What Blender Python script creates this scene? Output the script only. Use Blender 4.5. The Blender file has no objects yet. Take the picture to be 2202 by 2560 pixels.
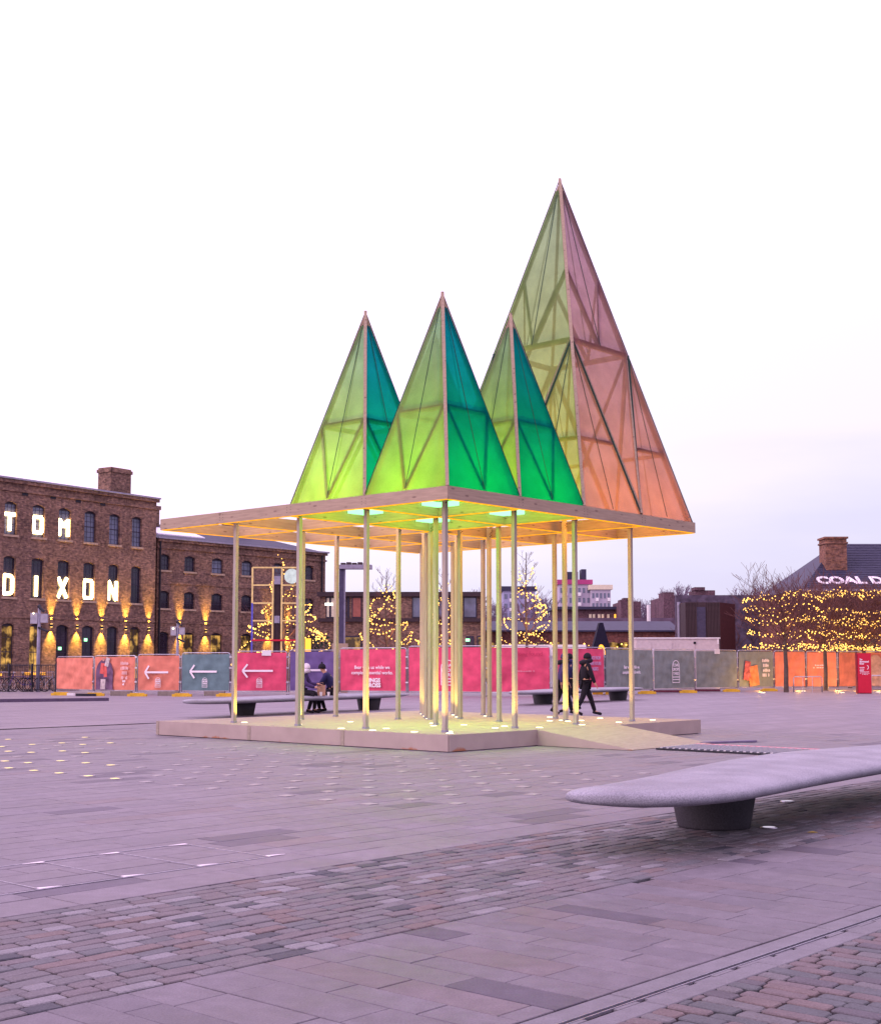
import bpy, bmesh, math, random
from mathutils import Vector, Matrix, Euler
random.seed(11)
R = math.radians
scene = bpy.context.scene
col = scene.collection

# ------------------------------------------------------------------ camera
H = 1.4675                      # camera height; world: camera at origin, looks along +Y
F, CX, CY, PITCH = 3316.3, 1101.0, 1383.5, 0.08235   # photograph's own calibration (2202 x 2560)
cam_d = bpy.data.cameras.new('camera')
cam = bpy.data.objects.new('camera', cam_d); col.objects.link(cam)
cam.location = (0, 0, H)
cam.rotation_euler = (math.pi / 2 + PITCH, 0, 0)
cam_d.sensor_fit = 'HORIZONTAL'; cam_d.sensor_width = 36
cam_d.lens = F / 2202 * 36
cam_d.shift_y = (CY - 1280) / 2202
cam_d.clip_end = 3000
scene.camera = cam
scene.view_settings.view_transform = 'Standard'
scene.view_settings.look = 'None'
scene.view_settings.exposure = 0
scene.view_settings.gamma = 1
scene.render.engine = 'CYCLES'
scene.cycles.max_bounces = 8
scene.cycles.diffuse_bounces = 3
scene.cycles.transparent_max_bounces = 24
scene.cycles.sample_clamp_indirect = 4
scene.cycles.use_denoising = True

# ------------------------------------------------------------------ sky
SUN_EL, SUN_AZ = R(14), R(250)          # low, behind thick cloud on the camera's left
world = bpy.data.worlds.new('World'); scene.world = world; world.use_nodes = True
wt = world.node_tree; wt.nodes.clear()
def WN(t, **k):
    n = wt.nodes.new(t)
    for a, b in k.items(): setattr(n, a, b)
    return n
wo = WN('ShaderNodeOutputWorld'); bg = WN('ShaderNodeBackground'); bg.inputs['Strength'].default_value = 0.1
sky = WN('ShaderNodeTexSky', sky_type='NISHITA', sun_disc=False, sun_elevation=SUN_EL, sun_rotation=SUN_AZ)
tc = WN('ShaderNodeTexCoord'); sep = WN('ShaderNodeSeparateXYZ')
wt.links.new(tc.outputs['Generated'], sep.inputs[0])
def wmath(op, a, b=None, clamp=False):
    n = WN('ShaderNodeMath', operation=op, use_clamp=clamp)
    for i, v in enumerate((a, b)):
        if v is None: continue
        if isinstance(v, (int, float)): n.inputs[i].default_value = v
        else: wt.links.new(v, n.inputs[i])
    return n.outputs[0]
ramp = WN('ShaderNodeValToRGB')
mp = WN('ShaderNodeMapping'); mp.inputs['Scale'].default_value = (1.2, 1.2, 6.0)
wt.links.new(tc.outputs['Generated'], mp.inputs[0])
nz = WN('ShaderNodeTexNoise'); nz.inputs['Scale'].default_value = 2.2; nz.inputs['Detail'].default_value = 6
wt.links.new(mp.outputs[0], nz.inputs['Vector'])
# height in the sky, pushed up towards the left (west) and ruffled by cloud
h1 = wmath('MULTIPLY', sep.outputs['X'], -0.33)
h2 = wmath('ADD', sep.outputs['Z'], h1)
h3 = wmath('MULTIPLY', wmath('SUBTRACT', nz.outputs['Fac'], 0.5), 0.30)
h4 = wmath('ADD', h2, h3)
hh = wmath('ADD', wmath('MULTIPLY', h4, 2.6), 0.33, clamp=True)
cr = ramp.color_ramp
cr.elements[0].position = 0.0; cr.elements[0].color = (0.60, 0.56, 0.84, 1)
cr.elements[1].position = 1.0; cr.elements[1].color = (1.0, 0.755, 1.06, 1)
e = cr.elements.new(0.30); e.color = (0.70, 0.655, 0.86, 1)
e = cr.elements.new(0.55); e.color = (0.84, 0.76, 0.95, 1)
wt.links.new(hh, ramp.inputs[0])
gain = WN('ShaderNodeVectorMath', operation='SCALE')
wt.links.new(ramp.outputs[0], gain.inputs[0])
gl = wmath('ADD', wmath('MULTIPLY', sep.outputs['X'], -4.0), 0.0)
gz = wmath('MULTIPLY', wmath('MAXIMUM', sep.outputs['Z'], 0.0), 11.0)
wt.links.new(wmath('ADD', wmath('ADD', gl, gz), 11.2), gain.inputs['Scale'])
skys = WN('ShaderNodeVectorMath', operation='SCALE'); wt.links.new(sky.outputs[0], skys.inputs[0]); skys.inputs['Scale'].default_value = 0.12
addv = WN('ShaderNodeVectorMath', operation='ADD')
wt.links.new(gain.outputs[0], addv.inputs[0]); wt.links.new(skys.outputs[0], addv.inputs[1])
wt.links.new(addv.outputs[0], bg.inputs['Color']); wt.links.new(bg.outputs[0], wo.inputs[0])

sun_d = bpy.data.lights.new('sun', 'SUN'); sun_d.energy = 1.0; sun_d.angle = R(30); sun_d.color = (1.0, 0.80, 0.74)
sun = bpy.data.objects.new('sun', sun_d); col.objects.link(sun)
sdir = Vector((-0.86, -0.50, 0.34)).normalized()
sun.rotation_euler = sdir.to_track_quat('Z', 'Y').to_euler()

# ------------------------------------------------------------------ measuring helpers
def ray(px, py):
    c, s = math.cos(PITCH), math.sin(PITCH); v = (py - CY) / F
    return Vector(((px - CX) / F, c + v * s, s - v * c))
def gp(px, py, z=0.0):
    d = ray(px, py); k = (z - H) / d.z
    return Vector((d.x * k, d.y * k, z))
def at(px, py, Y):
    d = ray(px, py); k = Y / d.y
    return Vector((d.x * k, Y, H + d.z * k))
VX, VY = 0.6659, 0.7461          # direction of the paving courses
ANG = math.atan2(VY, VX)
def TS(t, s, z=0.0): return Vector((t * VX - s * VY, t * VY + s * VX, z))

# ------------------------------------------------------------------ materials
class M: pass
def new_mat(name):
    m = bpy.data.materials.new(name); m.use_nodes = True
    nt = m.node_tree; nt.nodes.clear()
    out = nt.nodes.new('ShaderNodeOutputMaterial'); b = nt.nodes.new('ShaderNodeBsdfPrincipled')
    nt.links.new(b.outputs[0], out.inputs[0])
    return m, nt, b, out
def N(nt, t, ins=None, **k):
    n = nt.nodes.new(t)
    for a, v in k.items(): setattr(n, a, v)
    for a, v in (ins or {}).items():
        if hasattr(v, 'is_linked') or isinstance(v, bpy.types.NodeSocket): nt.links.new(v, n.inputs[a])
        else: n.inputs[a].default_value = v
    return n
def rgb(c): return (c[0], c[1], c[2], 1)
def plain(name, c, rough=0.6, metal=0.0, var=0.18, scale=6.0, bump=0.0, bscale=40.0, spec=0.22, stretch=None):
    m, nt, b, out = new_mat(name)
    co = N(nt, 'ShaderNodeTexCoord').outputs['Object']
    if stretch:
        mpn = N(nt, 'ShaderNodeMapping', {'Vector': co, 'Scale': stretch}); cv = mpn.outputs[0]
    else: cv = co
    n1 = N(nt, 'ShaderNodeTexNoise', {'Vector': cv, 'Scale': scale, 'Detail': 5.0})
    mr = N(nt, 'ShaderNodeMapRange', {'Value': n1.outputs['Fac'], 'From Min': 0.3, 'From Max': 0.7, 'To Min': 1 - var, 'To Max': 1 + var})
    sc = N(nt, 'ShaderNodeVectorMath', {0: (c[0], c[1], c[2]), 'Scale': mr.outputs[0]}, operation='SCALE')
    nt.links.new(sc.outputs[0], b.inputs['Base Color'])
    b.inputs['Roughness'].default_value = rough; b.inputs['Metallic'].default_value = metal
    b.inputs['Specular IOR Level'].default_value = spec
    if bump:
        n2 = N(nt, 'ShaderNodeTexNoise', {'Vector': co, 'Scale': bscale, 'Detail': 4.0})
        bp = N(nt, 'ShaderNodeBump', {'Height': n2.outputs['Fac'], 'Strength': bump, 'Distance': 0.01})
        nt.links.new(bp.outputs[0], b.inputs['Normal'])
    return m
def emit(name, c, s, sampling='AUTO'):
    m, nt, b, out = new_mat(name); nt.nodes.remove(b)
    e = N(nt, 'ShaderNodeEmission', {'Color': rgb(c), 'Strength': s}); nt.links.new(e.outputs[0], out.inputs[0])
    m.cycles.emission_sampling = sampling
    return m

def stone_mat(name, stops, rough=0.62, grain=0.14, patch=0.16, spec=0.12, bump=0.35, gs=90.0):
    """paving stone: a colour per stone, then patches, speckle and fine relief"""
    m, nt, b, out = new_mat(name)
    oi = N(nt, 'ShaderNodeObjectInfo'); ge = N(nt, 'ShaderNodeNewGeometry')
    r = N(nt, 'ShaderNodeMath', {0: oi.outputs['Random'], 1: ge.outputs['Random Per Island']}, operation='ADD')
    r = N(nt, 'ShaderNodeMath', {0: r.outputs[0]}, operation='FRACT')
    cr = N(nt, 'ShaderNodeValToRGB', {'Fac': r.outputs[0]}); cr.color_ramp.interpolation = 'CONSTANT'
    el = cr.color_ramp.elements
    while len(el) < len(stops): el.new(0.5)
    tot = sum(w for w, _ in stops); p = 0
    for i, (w, c) in enumerate(stops):
        el[i].position = p; el[i].color = rgb(c); p += w / tot
    pos = ge.outputs['Position']
    n1 = N(nt, 'ShaderNodeTexNoise', {'Vector': pos, 'Scale': 1.3, 'Detail': 6.0, 'Roughness': 0.65})
    n2 = N(nt, 'ShaderNodeTexNoise', {'Vector': pos, 'Scale': gs, 'Detail': 2.0})
    n3 = N(nt, 'ShaderNodeTexNoise', {'Vector': pos, 'Scale': 9.0, 'Detail': 6.0})
    a = N(nt, 'ShaderNodeMapRange', {'Value': n1.outputs['Fac'], 'From Min': .3, 'From Max': .7, 'To Min': 1 - patch, 'To Max': 1 + patch})
    g = N(nt, 'ShaderNodeMapRange', {'Value': n2.outputs['Fac'], 'From Min': .3, 'From Max': .7, 'To Min': 1 - grain, 'To Max': 1 + grain})
    k = N(nt, 'ShaderNodeMapRange', {'Value': n3.outputs['Fac'], 'From Min': .3, 'From Max': .7, 'To Min': .9, 'To Max': 1.1})
    mm = N(nt, 'ShaderNodeMath', {0: a.outputs[0], 1: g.outputs[0]}, operation='MULTIPLY')
    mm = N(nt, 'ShaderNodeMath', {0: mm.outputs[0], 1: k.outputs[0]}, operation='MULTIPLY')
    sc = N(nt, 'ShaderNodeVectorMath', {0: cr.outputs[0], 'Scale': mm.outputs[0]}, operation='SCALE')
    nt.links.new(sc.outputs[0], b.inputs['Base Color'])
    rr = N(nt, 'ShaderNodeMapRange', {'Value': n1.outputs['Fac'], 'From Min': .3, 'From Max': .7, 'To Min': rough - .12, 'To Max': rough + .12})
    nt.links.new(rr.outputs[0], b.inputs['Roughness']); b.inputs['Specular IOR Level'].default_value = spec
    ad = N(nt, 'ShaderNodeMath', {0: n3.outputs['Fac'], 1: n2.outputs['Fac']}, operation='ADD')
    bp = N(nt, 'ShaderNodeBump', {'Height': ad.outputs[0], 'Strength': bump, 'Distance': 0.004}); nt.links.new(bp.outputs[0], b.inputs['Normal'])
    return m

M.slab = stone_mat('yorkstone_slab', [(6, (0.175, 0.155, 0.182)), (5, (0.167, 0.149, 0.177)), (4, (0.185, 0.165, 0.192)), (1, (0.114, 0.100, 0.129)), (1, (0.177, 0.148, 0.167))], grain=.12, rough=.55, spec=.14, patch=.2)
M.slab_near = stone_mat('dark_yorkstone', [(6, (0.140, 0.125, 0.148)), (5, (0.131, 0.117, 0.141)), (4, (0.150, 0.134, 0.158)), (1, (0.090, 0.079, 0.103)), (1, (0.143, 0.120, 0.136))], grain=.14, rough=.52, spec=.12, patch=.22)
M.sett = stone_mat('granite_sett', [(4, (0.140, 0.120, 0.134)), (3, (0.142, 0.132, 0.148)), (2, (0.114, 0.112, 0.127)), (1, (0.151, 0.116, 0.121)), (2, (0.196, 0.184, 0.206)), (1, (0.069, 0.068, 0.085)), (4, (0.137, 0.124, 0.139))], grain=.2, bump=.6)
M.sett2 = stone_mat('red_sett', [(5, (0.139, 0.110, 0.119)), (4, (0.098, 0.099, 0.111)), (2, (0.138, 0.127, 0.139)), (1, (0.149, 0.114, 0.118)), (1, (0.100, 0.089, 0.105))], grain=.2, bump=.6)
M.kerb = stone_mat('kerb_stone', [(1, (0.168, 0.158, 0.180))], grain=.12)
M.mortar = plain('mortar', (.012, .007, .012), .95, var=.35, scale=14, bump=.4, spec=.02)
M.granite = None

def far_paving():
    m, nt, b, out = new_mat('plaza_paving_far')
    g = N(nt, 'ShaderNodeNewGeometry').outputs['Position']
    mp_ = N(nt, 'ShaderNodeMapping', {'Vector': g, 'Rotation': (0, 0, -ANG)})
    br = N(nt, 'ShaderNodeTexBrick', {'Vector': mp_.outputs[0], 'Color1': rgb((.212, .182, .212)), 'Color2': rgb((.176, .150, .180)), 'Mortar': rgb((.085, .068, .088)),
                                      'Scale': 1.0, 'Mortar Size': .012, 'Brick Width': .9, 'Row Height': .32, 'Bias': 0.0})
    mp2 = N(nt, 'ShaderNodeMapping', {'Vector': mp_.outputs[0], 'Scale': (.12, .8, 1)})
    n1 = N(nt, 'ShaderNodeTexNoise', {'Vector': mp2.outputs[0], 'Scale': 1.6, 'Detail': 7.0, 'Roughness': .7})
    a = N(nt, 'ShaderNodeMapRange', {'Value': n1.outputs['Fac'], 'From Min': .3, 'From Max': .7, 'To Min': .82, 'To Max': 1.2})
    sc = N(nt, 'ShaderNodeVectorMath', {0: br.outputs['Color'], 'Scale': a.outputs[0]}, operation='SCALE')
    nt.links.new(sc.outputs[0], b.inputs['Base Color'])
    b.inputs['Roughness'].default_value = .55; b.inputs['Specular IOR Level'].default_value = .2
    n3 = N(nt, 'ShaderNodeTexNoise', {'Vector': mp_.outputs[0], 'Scale': 5.0, 'Detail': 4.0})
    ad = N(nt, 'ShaderNodeMath', {0: br.outputs['Fac'], 1: n3.outputs['Fac']}, operation='SUBTRACT')
    bp = N(nt, 'ShaderNodeBump', {'Height': ad.outputs[0], 'Strength': .25, 'Distance': -.006}); nt.links.new(bp.outputs[0], b.inputs['Normal'])
    return m
M.far = far_paving()

def wood_mat(name, c, knots=True, axis=(1.2, 14, 14), dark=(.16, .10, .08)):
    m, nt, b, out = new_mat(name)
    co = N(nt, 'ShaderNodeTexCoord').outputs['Object']
    oi = N(nt, 'ShaderNodeObjectInfo')
    off = N(nt, 'ShaderNodeVectorMath', {0: co, 1: oi.outputs['Random']}, operation='ADD')
    mpn = N(nt, 'ShaderNodeMapping', {'Vector': off.outputs[0], 'Scale': axis})
    n1 = N(nt, 'ShaderNodeTexNoise', {'Vector': mpn.outputs[0], 'Scale': 2.2, 'Detail': 6.0, 'Distortion': .4})
    a = N(nt, 'ShaderNodeMapRange', {'Value': n1.outputs['Fac'], 'From Min': .3, 'From Max': .7, 'To Min': .84, 'To Max': 1.14})
    sc = N(nt, 'ShaderNodeVectorMath', {0: c, 'Scale': a.outputs[0]}, operation='SCALE'); colo = sc.outputs[0]
    if knots:
        mk = N(nt, 'ShaderNodeMapping', {'Vector': off.outputs[0], 'Scale': (3.0, 9.0, 9.0)})
        v = N(nt, 'ShaderNodeTexVoronoi', {'Vector': mk.outputs[0], 'Scale': 1.0, 'Randomness': 1.0})
        k = N(nt, 'ShaderNodeMapRange', {'Value': v.outputs['Distance'], 'From Min': .09, 'From Max': .20, 'To Min': .8, 'To Max': 0.0}, clamp=True)
        mx = N(nt, 'ShaderNodeMix', {'Factor': k.outputs[0], 'A': colo, 'B': rgb(dark)}, data_type='RGBA')
        # named sockets differ by type: use the colour sockets
        for l in list(nt.links):
            if l.to_node == mx: nt.links.remove(l)
        nt.links.new(k.outputs[0], mx.inputs[0]); nt.links.new(colo, mx.inputs[6]); mx.inputs[7].default_value = rgb(dark)
        colo = mx.outputs[2]
    nt.links.new(colo, b.inputs['Base Color']); b.inputs['Roughness'].default_value = .7
    b.inputs['Specular IOR Level'].default_value = .25
    bp = N(nt, 'ShaderNodeBump', {'Height': n1.outputs['Fac'], 'Strength': .3, 'Distance': .004}); nt.links.new(bp.outputs[0], b.inputs['Normal'])
    return m
M.timber = wood_mat('spruce_timber', (.36, .262, .195))
M.post = wood_mat('post_timber', (.35, .30, .27), axis=(14, 14, 1.2), knots=False)
M.deck = wood_mat('deck_timber', (.30, .245, .205), knots=False, axis=(1, 9, 9))
def fascia_mat():
    m = plain('deck_fascia', (.36, .285, .265), .75, var=.08, scale=2.5, bump=.1)
    nt = m.node_tree; b = [n for n in nt.nodes if n.type == 'BSDF_PRINCIPLED'][0]
    src = b.inputs['Base Color'].links[0].from_socket
    g = N(nt, 'ShaderNodeNewGeometry').outputs['Position']; sp = N(nt, 'ShaderNodeSeparateXYZ', {0: g})
    n = N(nt, 'ShaderNodeTexNoise', {'Vector': g, 'Scale': 1.1, 'Detail': 5.0})
    lim = N(nt, 'ShaderNodeMapRange', {'Value': n.outputs['Fac'], 'From Min': .54, 'From Max': .70, 'To Min': -.02, 'To Max': .12})
    df = N(nt, 'ShaderNodeMath', {0: lim.outputs[0], 1: sp.outputs['Z']}, operation='SUBTRACT')
    k = N(nt, 'ShaderNodeMapRange', {'Value': df.outputs[0], 'From Min': -.01, 'From Max': .03, 'To Min': 0.0, 'To Max': .85}, clamp=True)
    mx = N(nt, 'ShaderNodeMix', data_type='RGBA'); nt.links.new(k.outputs[0], mx.inputs[0]); nt.links.new(src, mx.inputs[6]); mx.inputs[7].default_value = rgb((.33, .12, .05))
    nt.links.new(mx.outputs[2], b.inputs['Base Color'])
    return m
M.fascia = fascia_mat()

def film_mat(name, c, c_top, t=.42):
    """stretched gauze dyed from one colour at the foot to another at the peak: part of the light goes straight through, part is scattered"""
    m, nt, b, out = new_mat(name); nt.nodes.remove(b)
    co = N(nt, 'ShaderNodeTexCoord').outputs['Object']; z = N(nt, 'ShaderNodeSeparateXYZ', {0: co}).outputs[2]
    n1 = N(nt, 'ShaderNodeTexNoise', {'Vector': co, 'Scale': 2.2, 'Detail': 5.0})
    n2 = N(nt, 'ShaderNodeTexNoise', {'Vector': co, 'Scale': 45.0, 'Detail': 2.0})
    k = N(nt, 'ShaderNodeMapRange', {'Value': z, 'From Min': 4.5, 'From Max': 8.0 if 'big' not in name else 11.5}, clamp=True)
    mx = N(nt, 'ShaderNodeMix', data_type='RGBA'); nt.links.new(k.outputs[0], mx.inputs[0]); mx.inputs[6].default_value = rgb(c); mx.inputs[7].default_value = rgb(c_top)
    a = N(nt, 'ShaderNodeMapRange', {'Value': n1.outputs['Fac'], 'From Min': .3, 'From Max': .7, 'To Min': .88, 'To Max': 1.12})
    g = N(nt, 'ShaderNodeMapRange', {'Value': n2.outputs['Fac'], 'From Min': .3, 'From Max': .7, 'To Min': .95, 'To Max': 1.05})
    ag = N(nt, 'ShaderNodeMath', {0: a.outputs[0], 1: g.outputs[0]}, operation='MULTIPLY')
    sc = N(nt, 'ShaderNodeVectorMath', {0: mx.outputs[2], 'Scale': ag.outputs[0]}, operation='SCALE')
    tr = N(nt, 'ShaderNodeBsdfTransparent', {'Color': sc.outputs[0]})
    tl = N(nt, 'ShaderNodeBsdfTranslucent', {'Color': sc.outputs[0]})
    df = N(nt, 'ShaderNodeBsdfDiffuse', {'Color': sc.outputs[0]})
    m1 = N(nt, 'ShaderNodeMixShader', {0: .22}); nt.links.new(tl.outputs[0], m1.inputs[1]); nt.links.new(df.outputs[0], m1.inputs[2])
    m2 = N(nt, 'ShaderNodeMixShader', {0: t}); nt.links.new(m1.outputs[0], m2.inputs[1]); nt.links.new(tr.outputs[0], m2.inputs[2])
    nt.links.new(m2.outputs[0], out.inputs[0])
    return m
M.lime = film_mat('lime_film', (.50, .62, .20), (.38, .54, .38), .42)
M.teal = film_mat('teal_film', (.003, .36, .31), (.006, .25, .43), .38)
M.pale = film_mat('pale_film', (.70, .84, .55), (.62, .80, .72), .55)
M.pink = film_mat('big_pink_film', (.50, .27, .28), (.46, .32, .42), .44)
M.sage = film_mat('big_sage_film', (.46, .63, .20), (.38, .57, .34), .43)
M.bigpale = film_mat('big_pale_film', (.84, .82, .68), (.84, .80, .78), .62)

def brick_mat(name, c1, c2, mort=(.13, .095, .09), scale=1.0):
    m, nt, b, out = new_mat(name)
    co = N(nt, 'ShaderNodeTexCoord').outputs['Object']
    sp = N(nt, 'ShaderNodeSeparateXYZ', {0: co})
    xy = N(nt, 'ShaderNodeMath', {0: sp.outputs[0], 1: sp.outputs[1]}, operation='ADD')
    cb = N(nt, 'ShaderNodeCombineXYZ', {0: xy.outputs[0], 1: sp.outputs[2]})
    br = N(nt, 'ShaderNodeTexBrick', {'Vector': cb.outputs[0], 'Color1': rgb(c1), 'Color2': rgb(c2), 'Mortar': rgb(mort), 'Scale': scale,
                                      'Mortar Size': .008, 'Brick Width': .225, 'Row Height': .075, 'Mortar Smooth': .2})
    n1 = N(nt, 'ShaderNodeTexNoise', {'Vector': co, 'Scale': .45, 'Detail': 8.0, 'Roughness': .7})
    n2 = N(nt, 'ShaderNodeTexNoise', {'Vector': co, 'Scale': 5.0, 'Detail': 4.0})
    mu = N(nt, 'ShaderNodeMath', {0: n1.outputs['Fac'], 1: n2.outputs['Fac']}, operation='ADD')
    a = N(nt, 'ShaderNodeMapRange', {'Value': mu.outputs[0], 'From Min': .75, 'From Max': 1.25, 'To Min': .5, 'To Max': 1.55})
    sc = N(nt, 'ShaderNodeVectorMath', {0: br.outputs['Color'], 'Scale': a.outputs[0]}, operation='SCALE')
    nt.links.new(sc.outputs[0], b.inputs['Base Color']); b.inputs['Roughness'].default_value = .85
    b.inputs['Specular IOR Level'].default_value = .2
    bp = N(nt, 'ShaderNodeBump', {'Height': br.outputs['Fac'], 'Strength': .5, 'Distance': -.01}); nt.links.new(bp.outputs[0], b.inputs['Normal'])
    return m
M.brick = brick_mat('stock_brick', (.30, .170, .118), (.13, .070, .060))
M.brick2 = brick_mat('red_brick', (.20, .062, .05), (.12, .038, .036))
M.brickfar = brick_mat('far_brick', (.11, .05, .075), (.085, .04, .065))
M.slate = plain('slate', (.036, .034, .068), .6, var=.25, scale=3, stretch=(1, 1, 6))
M.lead = plain('lead_flashing', (.30, .28, .36), .5)
M.sill = plain('stone_sill', (.42, .30, .22), .8)
M.winframe = plain('window_frame_dark', (.035, .028, .05), .5)
M.glass_sky = plain('pane_sky', (.10, .105, .17), .12, spec=.9, var=.5, scale=1.0)
M.glass_dark = plain('pane_dark', (.022, .016, .032), .15, spec=.7, var=.6, scale=1.2)
def lit_pane():
    m, nt, b, out = new_mat('pane_lit')
    co = N(nt, 'ShaderNodeTexCoord').outputs['Object']
    n = N(nt, 'ShaderNodeTexNoise', {'Vector': co, 'Scale': 1.6, 'Detail': 4.0})
    k = N(nt, 'ShaderNodeMapRange', {'Value': n.outputs['Fac'], 'From Min': .45, 'From Max': .72, 'To Min': .03, 'To Max': 1.1})
    b.inputs['Base Color'].default_value = (.03, .02, .02, 1); b.inputs['Roughness'].default_value = .15
    b.inputs['Emission Color'].default_value = (1, .55, .12, 1); nt.links.new(k.outputs[0], b.inputs['Emission Strength'])
    m.cycles.emission_sampling = 'NONE'
    return m
M.glass_lit = lit_pane()
M.black = plain('black_metal', (.02, .018, .028), .5)
M.steel = plain('galvanised_steel', (.42, .40, .47), .35, metal=.75, var=.2, scale=20)
M.greypaint = plain('grey_paint', (.27, .25, .33), .5)
M.white = plain('white_paint', (.72, .68, .70), .6, var=.05)
M.print_white = plain('white_print', (.80, .72, .78), .7, var=.02)
M.cabin = plain('cabin_white', (.52, .44, .45), .6, var=.08)
M.darkclad = plain('dark_cladding', (.045, .028, .035), .7)
M.darkclad2 = plain('maroon_cladding', (.05, .014, .018), .7)
M.yellow_p = plain('yellow_plastic', (.62, .36, .03), .5)
M.orange_b = plain('coral_banner', (.62, .20, .14), .75, var=.2, scale=2.2)
M.teal_b = plain('slate_teal_banner', (.12, .19, .21), .75, var=.2, scale=2.2)
M.pink_b = plain('pink_banner', (.62, .07, .145), .75, var=.2, scale=2.2)
M.purple_b = plain('purple_banner', (.16, .11, .27), .75, var=.2, scale=2.2)
M.grey_b = plain('grey_green_banner', (.20, .225, .225), .75, var=.2, scale=2.2)
M.bark = plain('bark', (.10, .07, .06), .9, var=.3)
M.twig = plain('reddish_twig', (.12, .055, .055), .9, var=.3)
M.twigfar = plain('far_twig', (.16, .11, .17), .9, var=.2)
M.bulb = emit('warm_bulb', (1.0, .50, .10), 4.5, 'NONE')
M.letter_e = emit('letter_bulbs', (1.0, .70, .28), 16.0)
M.fix_e = emit('wall_light_glow', (1.0, .62, .16), 9.0, 'NONE')
M.disc_e = emit('deck_light_glow', (1.0, .80, .45), 6.0, 'NONE')
M.strip_e = emit('amber_strip', (1.0, .38, .01), 1.5, 'NONE')
M.green_e = emit('exit_sign_glow', (.35, 1.0, .5), 3.0, 'NONE')
M.white_e = emit('white_lamp_glow', (1.0, .95, .85), 4.0, 'NONE')
M.orange_e = emit('orange_glow', (1.0, .42, .05), 2.2, 'NONE')
M.flood_e = emit('green_flood', (.25, 1.0, .35), 2.6)
M.nozzle = plain('stainless_plate', (.30, .27, .29), .5, metal=.2, var=.15, scale=30)
M.nozzle_e = emit('fountain_light', (1.0, .74, .40), 1.7, 'NONE')
M.red = plain('red_sign', (.55, .015, .045), .5, var=.05)
M.seam = plain('dark_seam', (.02, .05, .04), .8)
M.towerw = plain('tower_cladding', (.42, .37, .46), .8, var=.1)
M.towerb = plain('tower_blue_cladding', (.30, .29, .44), .8, var=.1)
M.magenta = plain('magenta_roof', (.36, .05, .17), .7)
M.cream = plain('cream_band', (.62, .55, .42), .8)
M.mint = plain('mint_disc', (.60, .82, .66), .6)
M.yframe = plain('pale_yellow_frame', (.72, .55, .22), .6)
M.skin = plain('skin', (.45, .24, .17), .6, var=.05)
M.navy = plain('navy_cloth', (.018, .016, .07), .85)
M.darkcloth = plain('black_cloth', (.014, .011, .018), .9)
M.purplecloth = plain('purple_cloth', (.06, .035, .12), .85)
M.fur = plain('white_fur', (.62, .55, .62), .95, bump=.8)
M.paper = plain('kraft_paper', (.42, .24, .17), .8)
M.rubber = plain('rubber', (.015, .013, .02), .8)
M.bluep = plain('blue_paint', (.03, .05, .28), .4)
def granite():
    m, nt, b, out = new_mat('bench_granite')
    co = N(nt, 'ShaderNodeTexCoord').outputs['Object']
    n = N(nt, 'ShaderNodeTexNoise', {'Vector': co, 'Scale': 95.0, 'Detail': 3.0, 'Roughness': .8})
    cr = N(nt, 'ShaderNodeValToRGB', {'Fac': n.outputs['Fac']})
    cr.color_ramp.elements[0].position = .36; cr.color_ramp.elements[0].color = rgb((.16, .155, .19))
    cr.color_ramp.elements[1].position = .62; cr.color_ramp.elements[1].color = rgb((.33, .32, .375))
    n2 = N(nt, 'ShaderNodeTexNoise', {'Vector': co, 'Scale': 2.5, 'Detail': 6.0})
    k = N(nt, 'ShaderNodeMapRange', {'Value': n2.outputs['Fac'], 'From Min': .3, 'From Max': .7, 'To Min': .80, 'To Max': 1.14})
    sc = N(nt, 'ShaderNodeVectorMath', {0: cr.outputs[0], 'Scale': k.outputs[0]}, operation='SCALE')
    nt.links.new(sc.outputs[0], b.inputs['Base Color']); b.inputs['Roughness'].default_value = .55; b.inputs['Specular IOR Level'].default_value = .2
    bp = N(nt, 'ShaderNodeBump', {'Height': n.outputs['Fac'], 'Strength': .5, 'Distance': .004}); nt.links.new(bp.outputs[0], b.inputs['Normal'])
    return m
M.granite = granite()

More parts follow.
